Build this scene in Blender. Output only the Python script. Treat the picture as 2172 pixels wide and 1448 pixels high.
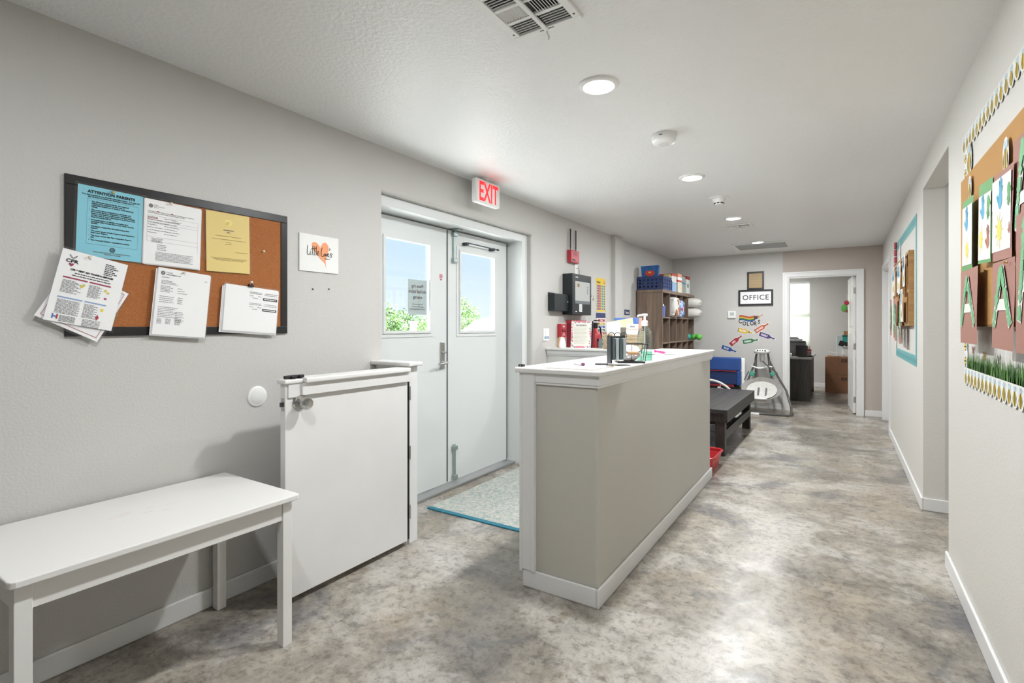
import bpy, bmesh, math, random
from mathutils import Vector, Matrix
random.seed(7)
for o in list(bpy.data.objects): bpy.data.objects.remove(o, do_unlink=True)
S = bpy.context.scene
C = S.collection
PI = math.pi

# ------------------------------------------------------------------ camera
F, CX, HY, VX, EYE = 1090.0, 1086.0, 690.0, 1787.0, 1.30
TH = math.atan((VX - CX) / F); sT, cT = math.sin(TH), math.cos(TH)
cam = bpy.data.cameras.new('camera'); cam_o = bpy.data.objects.new('camera', cam); C.objects.link(cam_o)
cam.sensor_width = 36; cam.sensor_fit = 'HORIZONTAL'; cam.lens = F / 2172 * 36
cam.shift_y = (HY - 724) / 2172
cam.clip_start = 0.02; cam.clip_end = 300
cam_o.location = (0, 0, EYE); cam_o.rotation_euler = (PI / 2, 0, TH)
S.camera = cam_o
def ray(px, py):
    u = (px - CX) / F; v = (HY - py) / F
    return u * cT - sT, u * sT + cT, v
def PZ(px, py, z):
    d = ray(px, py); t = (z - EYE) / d[2]; return Vector((d[0] * t, d[1] * t, z))
def PX(px, py, x):
    d = ray(px, py); t = x / d[0]; return Vector((x, d[1] * t, EYE + d[2] * t))
def PY(px, py, y):
    d = ray(px, py); t = y / d[1]; return Vector((d[0] * t, y, EYE + d[2] * t))

# ------------------------------------------------------------------ sky, sun, exposure
W = bpy.data.worlds.new('World'); S.world = W; W.use_nodes = True
nt = W.node_tree; nt.nodes.clear()
wo = nt.nodes.new('ShaderNodeOutputWorld'); bg = nt.nodes.new('ShaderNodeBackground')
tc = nt.nodes.new('ShaderNodeTexCoord'); sx = nt.nodes.new('ShaderNodeSeparateXYZ'); rp = nt.nodes.new('ShaderNodeValToRGB')
nt.links.new(tc.outputs['Generated'], sx.inputs[0]); nt.links.new(sx.outputs['Z'], rp.inputs[0])
rp.color_ramp.elements[0].position = 0.0; rp.color_ramp.elements[0].color = (0.80, 0.88, 0.97, 1)
rp.color_ramp.elements[1].position = 0.45; rp.color_ramp.elements[1].color = (0.36, 0.56, 0.95, 1)
e = rp.color_ramp.elements.new(0.16); e.color = (0.60, 0.76, 0.97, 1)
nt.links.new(rp.outputs[0], bg.inputs[0]); bg.inputs[1].default_value = 1.0
nt.links.new(bg.outputs[0], wo.inputs[0])
sun = bpy.data.lights.new('sun', 'SUN'); sun.energy = 85.0; sun.angle = 0.01; sun.color = (1, 1, 1)
sun_o = bpy.data.objects.new('sun', sun); C.objects.link(sun_o)
sun_o.rotation_euler = Vector((-0.20, 0.20, -0.95)).to_track_quat('-Z', 'Y').to_euler()
VS = S.view_settings
VS.view_transform = 'Standard'; VS.look = 'None'; VS.gamma = 1.0; VS.use_curve_mapping = False
VS.exposure = 0.3
CAN_W = 28.0          # watts of one recessed lamp

# ------------------------------------------------------------------ materials
def lin(c):
    if isinstance(c, str): c = tuple(int(c[i:i + 2], 16) for i in (0, 2, 4))
    r = []
    for v in c[:3]:
        v = v / 255.0
        r.append(v / 12.92 if v <= .04045 else ((v + .055) / 1.055) ** 2.4)
    return (*r, 1)
MATS = {}
def mat(name, col='808080', rough=.5, metal=0, spec=.5, var=0, vscale=8, bump=0, bscale=60, emit=0, stretch=None, trans=0, alpha=1, coat=0, detail=6):
    if name in MATS: return MATS[name]
    m = bpy.data.materials.new(name); m.use_nodes = True
    t = m.node_tree; b = t.nodes['Principled BSDF']; L = t.links.new
    b.inputs['Base Color'].default_value = lin(col); b.inputs['Roughness'].default_value = rough
    b.inputs['Metallic'].default_value = metal; b.inputs['Specular IOR Level'].default_value = spec
    if coat: b.inputs['Coat Weight'].default_value = coat; b.inputs['Coat Roughness'].default_value = .15
    if trans: b.inputs['Transmission Weight'].default_value = trans
    if alpha < 1: b.inputs['Alpha'].default_value = alpha
    if emit: b.inputs['Emission Color'].default_value = lin(col); b.inputs['Emission Strength'].default_value = emit
    if var or bump:
        co = t.nodes.new('ShaderNodeTexCoord'); mp = t.nodes.new('ShaderNodeMapping'); L(co.outputs['Object'], mp.inputs[0])
        if stretch: mp.inputs['Scale'].default_value = stretch
        if var:
            n = t.nodes.new('ShaderNodeTexNoise'); n.inputs['Scale'].default_value = vscale; n.inputs['Detail'].default_value = detail; L(mp.outputs[0], n.inputs[0])
            h = t.nodes.new('ShaderNodeMapRange'); h.inputs['To Min'].default_value = 1 - var; h.inputs['To Max'].default_value = 1 + var
            h.inputs['From Min'].default_value = .3; h.inputs['From Max'].default_value = .7; L(n.outputs[0], h.inputs[0])
            mx = t.nodes.new('ShaderNodeVectorMath'); mx.operation = 'SCALE'; mx.inputs[0].default_value = lin(col)[:3]; L(h.outputs[0], mx.inputs['Scale'])
            L(mx.outputs[0], b.inputs['Base Color'])
        if bump:
            n = t.nodes.new('ShaderNodeTexNoise'); n.inputs['Scale'].default_value = bscale; n.inputs['Detail'].default_value = 3; L(mp.outputs[0], n.inputs[0])
            bp = t.nodes.new('ShaderNodeBump'); bp.inputs['Strength'].default_value = bump; bp.inputs['Distance'].default_value = .004
            L(n.outputs[0], bp.inputs['Height']); L(bp.outputs[0], b.inputs['Normal'])
    MATS[name] = m
    return m
def glass_mat(name, tint=(.97, .99, .98), gloss=.06):
    if name in MATS: return MATS[name]
    m = bpy.data.materials.new(name); m.use_nodes = True; t = m.node_tree; t.nodes.clear()
    o = t.nodes.new('ShaderNodeOutputMaterial'); mx = t.nodes.new('ShaderNodeMixShader'); tr = t.nodes.new('ShaderNodeBsdfTransparent'); gl = t.nodes.new('ShaderNodeBsdfGlossy')
    tr.inputs[0].default_value = (*tint, 1); gl.inputs['Roughness'].default_value = .02; mx.inputs[0].default_value = gloss
    t.links.new(tr.outputs[0], mx.inputs[1]); t.links.new(gl.outputs[0], mx.inputs[2]); t.links.new(mx.outputs[0], o.inputs[0])
    MATS[name] = m; return m

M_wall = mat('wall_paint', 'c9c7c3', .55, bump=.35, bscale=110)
M_wall_r = mat('wall_paint_daylit', 'dbd9d3', .55, bump=.3, bscale=110)  # lighter tone puts the daylight on the right wall into its colour
M_wall_b = mat('wall_beige', 'bdb3aa', .6, bump=.35, bscale=110)  # beige tone of the far wall around the office doorway
M_ceil = mat('ceiling_paint', 'eeeeed', .42, bump=.9, bscale=55)
M_trim = mat('white_trim', 'e8e8e7', .35)
M_white = mat('white_paint', 'e8e7e4', .38, var=.02, vscale=5)
M_gate = mat('white_gate_paint', 'e4e3e1', .42, var=.02, vscale=4)
M_counter = mat('counter_wall_paint', 'c6c4bb', .55, bump=.15, bscale=150)
M_door = mat('door_paint', 'dfe2e1', .4)
M_black = mat('black', '141416', .45)
M_blackw = mat('black_frame', '17171a', .35)
M_dark = mat('dark_grey', '3a3d40', .5)
M_steel = mat('brushed_steel', 'b9b9b6', .28, metal=1)
M_zinc = mat('zinc_steel', 'a9b6b4', .38, metal=.7)
M_chrome = mat('chrome', 'd8d8d8', .12, metal=1)
M_brass = mat('brass_pin', 'd9c27a', .25, metal=1)
M_paper = mat('white_paper', 'f2f2f2', .6)
M_ink = mat('black_ink', '1c1c1e', .7)
M_ink2 = mat('grey_ink', '6e6e70', .7)
M_ink3 = mat('pale_grey_ink', '9a9a9c', .7)
M_plastic = mat('white_plastic', 'f0f0ee', .35)
M_glass = glass_mat('door_glass')
M_clear = glass_mat('clear_film', (.97, .97, .98), .10)

# concrete floor: polished grey slab with stains of their own shape
def floor_mat():
    m = bpy.data.materials.new('polished_concrete'); m.use_nodes = True; t = m.node_tree; L = t.links.new; N = t.nodes.new
    b = t.nodes['Principled BSDF']; co = N('ShaderNodeTexCoord')
    def noise(sc, det, rough=.6, dist=0, st=(1, 1, 1), off=0):
        mp = N('ShaderNodeMapping'); mp.inputs['Scale'].default_value = st; mp.inputs['Location'].default_value = (off, off * .7, 0); L(co.outputs['Object'], mp.inputs[0])
        n = N('ShaderNodeTexNoise'); n.inputs['Scale'].default_value = sc; n.inputs['Detail'].default_value = det; n.inputs['Roughness'].default_value = rough; n.inputs['Distortion'].default_value = dist
        L(mp.outputs[0], n.inputs[0]); return n.outputs[0]
    def ramp(src, pts):
        r = N('ShaderNodeValToRGB'); L(src, r.inputs[0]); els = r.color_ramp.elements
        els[0].position, els[0].color = pts[0]; els[1].position, els[1].color = pts[-1]
        for p, c in pts[1:-1]:
            e = els.new(p); e.color = c
        return r.outputs[0]
    def mix(a, bb, fac, mode='MIX'):
        x = N('ShaderNodeMix'); x.data_type = 'RGBA'; x.blend_type = mode
        if isinstance(fac, float): x.inputs[0].default_value = fac
        else: L(fac, x.inputs[0])
        for s, i in ((a, 6), (bb, 7)):
            if isinstance(s, tuple): x.inputs[i].default_value = s
            else: L(s, x.inputs[i])
        return x.outputs[2]
    base = ramp(noise(.8, 10, .6, .15), [(.32, lin('7d7973')), (.45, lin('96918a')), (.58, lin('aaa49b')), (.70, lin('9b968f'))])
    mott = ramp(noise(4.5, 14, .74, .25, off=3), [(.33, lin('8f8c88')), (.45, lin('c4c1bb')), (.55, lin('e4e1db')), (.68, lin('f4f1ea'))])
    c = mix(base, mott, .85, 'MULTIPLY')
    pale = ramp(noise(1.7, 12, .68, .2, off=31), [(.50, (0, 0, 0, 1)), (.56, (.45, .45, .45, 1)), (.68, (.75, .75, .75, 1))])
    c = mix(c, lin('b4b0aa'), pale)
    dark = ramp(noise(1.25, 12, .70, .35, off=11), [(.545, (0, 0, 0, 1)), (.585, (.45, .45, .45, 1)), (.66, (.9, .9, .9, 1))])
    c = mix(c, lin('57565a'), dark)
    warm = ramp(noise(1.3, 9, .65, .2, off=21), [(.52, (0, 0, 0, 1)), (.70, (.55, .55, .55, 1))])
    c = mix(c, lin('9c8d78'), warm)
    fine = ramp(noise(26, 10, .75, .3, off=17), [(.36, lin('a8a6a2')), (.52, (1, 1, 1, 1))])
    c = mix(c, fine, .8, 'MULTIPLY')
    specks = ramp(noise(46, 5, .55, 0, st=(1, .5, 1), off=5), [(.66, (0, 0, 0, 1)), (.72, (.7, .7, .7, 1))])
    c = mix(c, lin('4d4a46'), specks)
    gain = N('ShaderNodeVectorMath'); gain.operation = 'SCALE'; gain.inputs['Scale'].default_value = 1.28; L(c, gain.inputs[0])
    L(gain.outputs[0], b.inputs['Base Color'])
    rr = N('ShaderNodeMapRange'); rr.inputs['From Min'].default_value = .3; rr.inputs['From Max'].default_value = .7
    rr.inputs['To Min'].default_value = .18; rr.inputs['To Max'].default_value = .45; L(noise(2.4, 7, .65, .5, off=8), rr.inputs[0]); L(rr.outputs[0], b.inputs['Roughness'])
    bp = N('ShaderNodeBump'); bp.inputs['Strength'].default_value = .12; bp.inputs['Distance'].default_value = .004; L(noise(9, 8, .6), bp.inputs['Height']); L(bp.outputs[0], b.inputs['Normal'])
    b.inputs['Specular IOR Level'].default_value = .5
    return m
M_floor = floor_mat()
def wood_mat(name, a, bcol, rough=.45, axis='Z', sc=1.0):
    m = bpy.data.materials.new(name); m.use_nodes = True; t = m.node_tree; L = t.links.new; N = t.nodes.new; b = t.nodes['Principled BSDF']
    co = N('ShaderNodeTexCoord'); mp = N('ShaderNodeMapping'); L(co.outputs['Object'], mp.inputs[0])
    s = [14 * sc] * 3; s['XYZ'.index(axis)] = 1.0 * sc; mp.inputs['Scale'].default_value = s
    n = N('ShaderNodeTexNoise'); n.inputs['Scale'].default_value = 2.2; n.inputs['Detail'].default_value = 8; n.inputs['Distortion'].default_value = .6; L(mp.outputs[0], n.inputs[0])
    r = N('ShaderNodeValToRGB'); r.color_ramp.elements[0].position = .32; r.color_ramp.elements[1].position = .7
    r.color_ramp.elements[0].color = lin(a); r.color_ramp.elements[1].color = lin(bcol); L(n.outputs[0], r.inputs[0]); L(r.outputs[0], b.inputs['Base Color'])
    b.inputs['Roughness'].default_value = rough
    return m
def cork_mat(name, a, bcol):
    m = bpy.data.materials.new(name); m.use_nodes = True; t = m.node_tree; L = t.links.new; N = t.nodes.new; b = t.nodes['Principled BSDF']
    co = N('ShaderNodeTexCoord'); n = N('ShaderNodeTexNoise'); n.inputs['Scale'].default_value = 380; n.inputs['Detail'].default_value = 4; L(co.outputs['Object'], n.inputs[0])
    r = N('ShaderNodeValToRGB'); r.color_ramp.elements[0].position = .35; r.color_ramp.elements[1].position = .65
    r.color_ramp.elements[0].color = lin(a); r.color_ramp.elements[1].color = lin(bcol); L(n.outputs[0], r.inputs[0]); L(r.outputs[0], b.inputs['Base Color'])
    b.inputs['Roughness'].default_value = .85
    return m
M_cork = cork_mat('cork', '8d5227', 'b8743f')
M_cork2 = cork_mat('cork_light', 'b0844c', 'bf9259')
M_shelf = wood_mat('greyed_oak', '6b5a4e', '8f7c6c', .55, 'Z')
M_espresso = wood_mat('black_stained_wood', '1e1d1c', '383533', .42, 'Y')
M_espresso_v = wood_mat('black_stained_wood_upright', '1c1918', '39332f', .45, 'Z')

# ------------------------------------------------------------------ mesh helpers
class MB:
    def __init__(s): s.v = []; s.f = []; s.zi = 0.0
    def add(s, vs, fs):
        k = len(s.v); s.v += [tuple(v) for v in vs]; s.f += [tuple(i + k for i in f) for f in fs]; return s
    def box(s, x0, x1, y0, y1, z0, z1):
        x0, x1 = min(x0, x1), max(x0, x1); y0, y1 = min(y0, y1), max(y0, y1); z0, z1 = min(z0, z1), max(z0, z1)
        return s.add([(x0, y0, z0), (x1, y0, z0), (x1, y1, z0), (x0, y1, z0), (x0, y0, z1), (x1, y0, z1), (x1, y1, z1), (x0, y1, z1)],
              [(0, 3, 2, 1), (4, 5, 6, 7), (0, 1, 5, 4), (1, 2, 6, 5), (2, 3, 7, 6), (3, 0, 4, 7)])
    def quad(s, x0, x1, y0, y1, z=0): return s.add([(x0, y0, z), (x1, y0, z), (x1, y1, z), (x0, y1, z)], [(0, 1, 2, 3)])
    def prism(s, pts, z0, z1):            # pts counter-clockwise in xy
        n = len(pts); a = [(p[0], p[1], z0) for p in pts] + [(p[0], p[1], z1) for p in pts]
        return s.add(a, [tuple(range(n))[::-1], tuple(range(n, 2 * n))] + [(i, (i + 1) % n, n + (i + 1) % n, n + i) for i in range(n)])
    def poly(s, pts, z=0): return s.add([(p[0], p[1], z) for p in pts], [tuple(range(len(pts)))])
    def tube(s, pts, r, n=8, closed=False, caps=True):
        pts = [Vector(p) for p in pts]; m = len(pts); rs = r if isinstance(r, (list, tuple)) else [r] * m
        base = len(s.v); up = None
        for i, p in enumerate(pts):
            a = pts[i - 1] if (i or closed) else p; b2 = pts[(i + 1) % m] if (i < m - 1 or closed) else p
            t = (b2 - a).normalized()
            if up is None: up = Vector((0, 0, 1)) if abs(t.z) < .9 else Vector((1, 0, 0))
            x = t.cross(up)
            if x.length < 1e-5: x = t.orthogonal()
            x.normalize(); y = x.cross(t).normalized(); up = y
            for k in range(n):
                q = p + (x * math.cos(2 * PI * k / n) + y * math.sin(2 * PI * k / n)) * rs[i]; s.v.append(tuple(q))
        for i in range(m if closed else m - 1):
            j = (i + 1) % m
            for k in range(n): s.f.append((base + i * n + k, base + j * n + k, base + j * n + (k + 1) % n, base + i * n + (k + 1) % n))
        if caps and not closed:
            s.f.append(tuple(base + k for k in range(n))); s.f.append(tuple(base + (m - 1) * n + k for k in range(n))[::-1])
        return s
    def cyl(s, a, b, r, r2=None, n=20): return s.tube([a, b], [r, r if r2 is None else r2], n)
    def lathe(s, prof, n=28, c=(0, 0, 0)):      # prof (r,z) bottom to top about +Z
        base = len(s.v)
        for r, z in prof:
            for k in range(n): s.v.append((c[0] + r * math.cos(2 * PI * k / n), c[1] + r * math.sin(2 * PI * k / n), c[2] + z))
        for i in range(len(prof) - 1):
            for k in range(n): s.f.append((base + i * n + k, base + i * n + (k + 1) % n, base + (i + 1) * n + (k + 1) % n, base + (i + 1) * n + k))
        s.f.append(tuple(base + k for k in range(n))[::-1]); s.f.append(tuple(base + (len(prof) - 1) * n + k for k in range(n)))
        return s
    def ell(s, c, rx, ry, rz, n=16, m=10, p=1.0):   # superellipsoid
        base = len(s.v); sg = lambda a: math.copysign(abs(a) ** p, a)
        for i in range(m + 1):
            th = -PI / 2 + PI * i / m
            for k in range(n):
                ph = 2 * PI * k / n
                s.v.append((c[0] + rx * sg(math.cos(th)) * sg(math.cos(ph)), c[1] + ry * sg(math.cos(th)) * sg(math.sin(ph)), c[2] + rz * sg(math.sin(th))))
        for i in range(m):
            for k in range(n): s.f.append((base + i * n + k, base + i * n + (k + 1) % n, base + (i + 1) * n + (k + 1) % n, base + (i + 1) * n + k))
        return s
    def disc(s, cx, cy, rx, ry=None, z=0, n=20):
        ry = rx if ry is None else ry
        return s.poly([(cx + rx * math.cos(2 * PI * k / n), cy + ry * math.sin(2 * PI * k / n)) for k in range(n)], z)
    def stroke(s, pts, w, z=0):           # flat ribbon in xy
        P = [Vector((p[0], p[1])) for p in pts]; vs = []; s.zi += .00012; z += s.zi
        for i, p in enumerate(P):
            t = (P[min(i + 1, len(P) - 1)] - P[max(i - 1, 0)])
            t = t.normalized() if t.length > 0 else Vector((1, 0)); nrm = Vector((-t.y, t.x)) * w / 2
            vs += [(p.x + nrm.x, p.y + nrm.y, z), (p.x - nrm.x, p.y - nrm.y, z)]
        return s.add(vs, [(2 * i, 2 * i + 1, 2 * i + 3, 2 * i + 2) for i in range(len(P) - 1)])
    def sheet(s, w, h, bend=0, curl=0, nx=6, ny=6, z=0, x0=0, y0=0, ph=0):
        vs = []
        for j in range(ny + 1):
            for i in range(nx + 1):
                a = i / nx; c = j / ny
                vs.append((x0 + a * w, y0 + c * h, z + bend * math.sin(c * PI * 1.5 + ph) * (.3 + .7 * a) + curl * (1 - c) ** 2))
        n = nx + 1
        return s.add(vs, [(j * n + i, j * n + i + 1, (j + 1) * n + i + 1, (j + 1) * n + i) for j in range(ny) for i in range(nx)])
    def xf(s, M, k=0):
        for i in range(k, len(s.v)): s.v[i] = tuple(M @ Vector(s.v[i]))
        return s
    def mesh(s, name, smooth=False, bevel=0, seg=2, jitter=0):
        me = bpy.data.meshes.new(name); me.from_pydata(s.v, [], s.f); me.validate()
        if bevel or True:
            bm = bmesh.new(); bm.from_mesh(me)
            if bevel:
                ed = [e for e in bm.edges if len(e.link_faces) == 2 and e.calc_face_angle(0) > .6]
                bmesh.ops.bevel(bm, geom=ed, offset=bevel, segments=seg, affect='EDGES', profile=.5, clamp_overlap=True)
            if len(bm.faces) > 0 and any(len(e.link_faces) == 2 for e in bm.edges): bmesh.ops.recalc_face_normals(bm, faces=bm.faces)
            bm.to_mesh(me); bm.free()
        if smooth:
            for p in me.polygons: p.use_smooth = True
            try: me.set_sharp_from_angle(angle=.7)
            except Exception: pass
        return me
    def build(s, name, m, parent=None, smooth=False, bevel=0, seg=2, flat=False):
        me = bpy.data.meshes.new(name)
        if flat:
            me.from_pydata(s.v, [], s.f)
        else: me = s.mesh(name, smooth, bevel, seg)
        me.materials.append(m if not isinstance(m, str) else MATS[m])
        o = bpy.data.objects.new(name, me); C.objects.link(o)
        if parent is not None: o.parent = parent
        return o
def tag(o, label, cat, group=None):
    o['label'] = label; o['category'] = cat
    if group: o['group'] = group
    return o
def thing(name, label, cat, M=None, group=None):
    o = bpy.data.objects.new(name, None); C.objects.link(o); o.empty_display_size = .05
    if M is not None: o.matrix_world = M if isinstance(M, Matrix) else Matrix.Translation(M)
    return tag(o, label, cat, group)
def struct(o): o['kind'] = 'structure'; return o
def B(name, m, parent, *boxes, bevel=0, seg=2, smooth=False):
    mb = MB()
    for b in boxes: mb.box(*b)
    return mb.build(name, m, parent, smooth=smooth, bevel=bevel, seg=seg)
def copy_tree(o, parent=None, M=None, label=None):
    c = o.copy(); C.objects.link(c); c.parent = parent
    if M is not None: c.matrix_world = M
    if label: c['label'] = label
    for ch in list(o.children): copy_tree(ch, c)
    return c
def fr(origin, u, v):
    u = Vector(u).normalized(); v = Vector(v); n = u.cross(v).normalized(); v = n.cross(u)
    M = Matrix((u, v, n)).transposed().to_4x4(); M.translation = Vector(origin); return M
def rot2(M, a): return M @ Matrix.Rotation(a, 4, 'Z')
def text(parent, s, size, x, y, z, m, align='LEFT', bold=0, sx=1.0, name='lettering', rot=0, spacing=1.0, mirror=False, lsp=1.0):
    cu = bpy.data.curves.new(name, 'FONT'); cu.body = s; cu.size = size; cu.align_x = align; cu.offset = bold; cu.resolution_u = 3
    cu.space_character = spacing; cu.space_line = lsp; cu.fill_mode = 'FRONT'
    o = bpy.data.objects.new(name, cu); C.objects.link(o)
    me = bpy.data.meshes.new_from_object(o); bpy.data.objects.remove(o); me.name = name
    me.transform(Matrix.Translation((x, y, z)) @ Matrix.Rotation(rot, 4, 'Z') @ Matrix.Diagonal((-sx if mirror else sx, 1, 1, 1)))
    me.materials.clear(); me.materials.append(m)
    o = bpy.data.objects.new(name, me); C.objects.link(o); o.parent = parent
    return o
def lines(parent, rows, m, z, name='text_lines', h=.0022):
    mb = MB()
    for x0, x1, y in rows:
        x = x0
        while x < x1 - .002:
            w = min(random.uniform(.004, .013), x1 - x); mb.quad(x, x + w, y, y + h, z); x += w + .0016
    q = mb.build(name, m, parent, flat=True); q['kind'] = 'stuff'; return q

# ------------------------------------------------------------------ the setting
XL, XR, YF, H = -2.465, .478, 8.94, 2.44
YB, YO, XO, XI = -4.0, 12.65, 3.2, -2.75      # behind the camera, office end wall, outer right wall, outside face of left wall
struct(B('floor', M_floor, None, (XI, XO + .2, YB - .2, YO + .25, -.15, 0)))
struct(B('ceiling', M_ceil, None, (XI, XO + .2, YB - .2, YO + .25, H, H + .2)))
# left wall with the recessed double-door opening, rounded drywall corners
OY0, OY1, OZ = 2.31, 4.19, 2.155
mb = MB(); outl = [(YB, 0), (OY0, 0), (OY0, OZ), (OY1, OZ), (OY1, 0), (YO, 0), (YO, H), (YB, H)]
n = len(outl)
mb.add([(XL, a, b) for a, b in outl] + [(XI, a, b) for a, b in outl], [tuple(range(n)), tuple(range(n, 2 * n))[::-1]] + [(i, n + i, n + (i + 1) % n, (i + 1) % n) for i in range(n)])
me = bpy.data.meshes.new('wall_left'); me.from_pydata(mb.v, [], mb.f); bm = bmesh.new(); bm.from_mesh(me)
ed = []
for e_ in bm.edges:
    a, b = e_.verts
    if abs(a.co.x - XL) < 1e-4 and abs(b.co.x - XL) < 1e-4:
        ys = sorted((round(a.co.y, 3), round(b.co.y, 3))); zs = sorted((round(a.co.z, 3), round(b.co.z, 3)))
        if ys in ([OY0, OY0], [OY1, OY1]) or (ys == [OY0, OY1] and zs == [OZ, OZ]): ed.append(e_)
bmesh.ops.bevel(bm, geom=ed, offset=.022, segments=4, affect='EDGES', profile=.5)
bmesh.ops.triangulate(bm, faces=[f for f in bm.faces if len(f.verts) > 4])
bmesh.ops.recalc_face_normals(bm, faces=bm.faces); bm.to_mesh(me); bm.free()
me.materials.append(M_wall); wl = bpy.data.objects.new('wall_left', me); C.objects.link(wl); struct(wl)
struct(B('trim_1', M_wall, None, (XL - .01, -2.405, 6.16, 6.40, 0, H), bevel=.012))          # boxed chase in the corner of the hall
# right wall: near run, opening with header, far run with a door opening
D3a, D3b = 7.55, 8.72
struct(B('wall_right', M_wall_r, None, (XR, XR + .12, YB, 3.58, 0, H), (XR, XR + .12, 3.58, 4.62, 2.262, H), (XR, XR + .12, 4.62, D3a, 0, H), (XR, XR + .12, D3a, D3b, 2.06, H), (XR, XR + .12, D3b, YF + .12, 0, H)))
struct(B('wall_passage', M_wall, None, (XR + .12, XO, 4.62, 4.74, 0, H), (XR + .12, XO, 3.46, 3.58, 0, H)))
struct(B('wall_outer', M_wall, None, (XO, XO + .2, YB, YO + .25, 0, H)))
struct(B('wall_back', M_wall, None, (XI, XO + .2, YB - .2, YB, 0, H)))
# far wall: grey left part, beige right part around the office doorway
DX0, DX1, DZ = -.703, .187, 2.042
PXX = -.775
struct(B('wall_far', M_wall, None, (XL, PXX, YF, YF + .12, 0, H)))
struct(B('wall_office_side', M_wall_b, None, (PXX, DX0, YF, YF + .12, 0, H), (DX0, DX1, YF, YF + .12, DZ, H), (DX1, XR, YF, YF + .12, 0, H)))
# office beyond
WX0, WX1, WZ0, WZ1 = -1.55, -.585, .85, 2.24
struct(B('wall_office', M_wall, None, (XI, WX0, YO, YO + .25, 0, H), (WX0, WX1, YO, YO + .25, 0, WZ0), (WX0, WX1, YO, YO + .25, WZ1, H), (WX1, XO, YO, YO + .25, 0, H), (XR + .9, XR + 1.0, YF + .12, YO, 0, H)))

# baseboards
def baseboard(name, x0, x1, y0, y1):
    return struct(B(name, M_trim, None, (x0, x1, y0, y1, 0, .088), bevel=.005))
baseboard('baseboard_left', XL, XL + .014, YB, 2.24)
baseboard('baseboard_left', XL, XL + .014, 4.62, 7.05)
baseboard('baseboard_right', XR - .014, XR, YB, 3.594)
baseboard('baseboard_right', XR - .014, XR, 4.606, D3a - .07)
baseboard('baseboard_passage', XR, XR + 1.2, 4.606, 4.62)
baseboard('baseboard_far', DX1 + .08, XR, YF - .014, YF)
baseboard('baseboard_far', XL, DX0 - .08, YF - .014, YF)
baseboard('baseboard_office', XL, XR + .9, YO - .014, YO)
# office door casing
def casing_far(x0, x1, zt, y=YF):
    t = MB()
    w = .072
    t.box(x0 - w, x0, y - .016, y, 0, zt + w); t.box(x1, x1 + w, y - .016, y, 0, zt + w); t.box(x0, x1, y - .016, y, zt, zt + w)
    t.box(x0 - w, x0 - w + .02, y - .024, y - .014, 0, zt + w); t.box(x1 + w - .02, x1 + w, y - .024, y - .014, 0, zt + w); t.box(x0 - w + .02, x1 + w - .02, y - .024, y - .014, zt + w - .02, zt + w)
    t.box(x0 - .001, x0 + .018, y, y + .12, 0, zt); t.box(x1 - .018, x1 + .001, y, y + .12, 0, zt); t.box(x0 + .018, x1 - .018, y, y + .12, zt - .018, zt + .001)
    return t
struct(casing_far(DX0, DX1, DZ).build('trim_2', M_trim, None))
# door in the far end of the right wall (casing, jamb, leaf)
t = MB(); w = .07
t.box(XR - .018, XR, D3a - w, D3a, 0, 2.06 + w); t.box(XR - .018, XR, D3b, D3b + w, 0, 2.06 + w); t.box(XR - .018, XR, D3a, D3b, 2.06, 2.06 + w)
t.box(XR, XR + .12, D3a, D3a + .016, 0, 2.06); t.box(XR, XR + .12, D3b - .016, D3b, 0, 2.06); t.box(XR, XR + .12, D3a + .016, D3b - .016, 2.044, 2.06)
struct(t.build('trim_3', M_trim, None))
d3 = struct(B('door_3', M_white, None, (XR + .075, XR + .115, D3a + .02, D3b - .02, .01, 2.04), bevel=.003))
k = MB().lathe([(.026, 0), (.026, .006), (.011, .012), (.011, .03), (.024, .04), (.026, .055), (.018, .066)], 20).xf(fr((XR + .075, D3a + .09, .95), (0, -1, 0), (0, 0, 1))).build('knob', M_steel, d3, smooth=True)

# ------------------------------------------------------------------ entrance double door
DD = -2.69                                         # inner face of the leaves
t = MB()                                            # steel frame
t.box(-2.749, -2.525, 4.098, 4.19, 0, OZ); t.box(-2.749, -2.525, OY0, 2.345, 0, OZ); t.box(-2.749, -2.525, 2.345, 4.098, 2.088, OZ)
t.box(-2.75, -2.737, 2.3455, 4.0975, 2.05, 2.0875); t.box(-2.75, -2.737, 4.07, 4.0975, .03, 2.0495); t.box(-2.75, -2.737, 2.3455, 2.37, .03, 2.0495)
t.box(-2.532, -2.519, 4.094, 4.160, 0, 2.15); t.box(-2.532, -2.519, 2.335, 2.345, 0, 2.15); t.box(-2.532, -2.519, 2.345, 4.094, 2.084, 2.148)
struct(t.build('trim_4', M_door, None, bevel=.002))
struct(B('trim_5', mat('aluminium_sill', 'a7a9aa', .4, metal=.6), None, (-2.75, -2.60, OY0, OY1, 0, .022), bevel=.006))
M_weather = mat('dark_weatherstrip', '55595c', .6)
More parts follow.
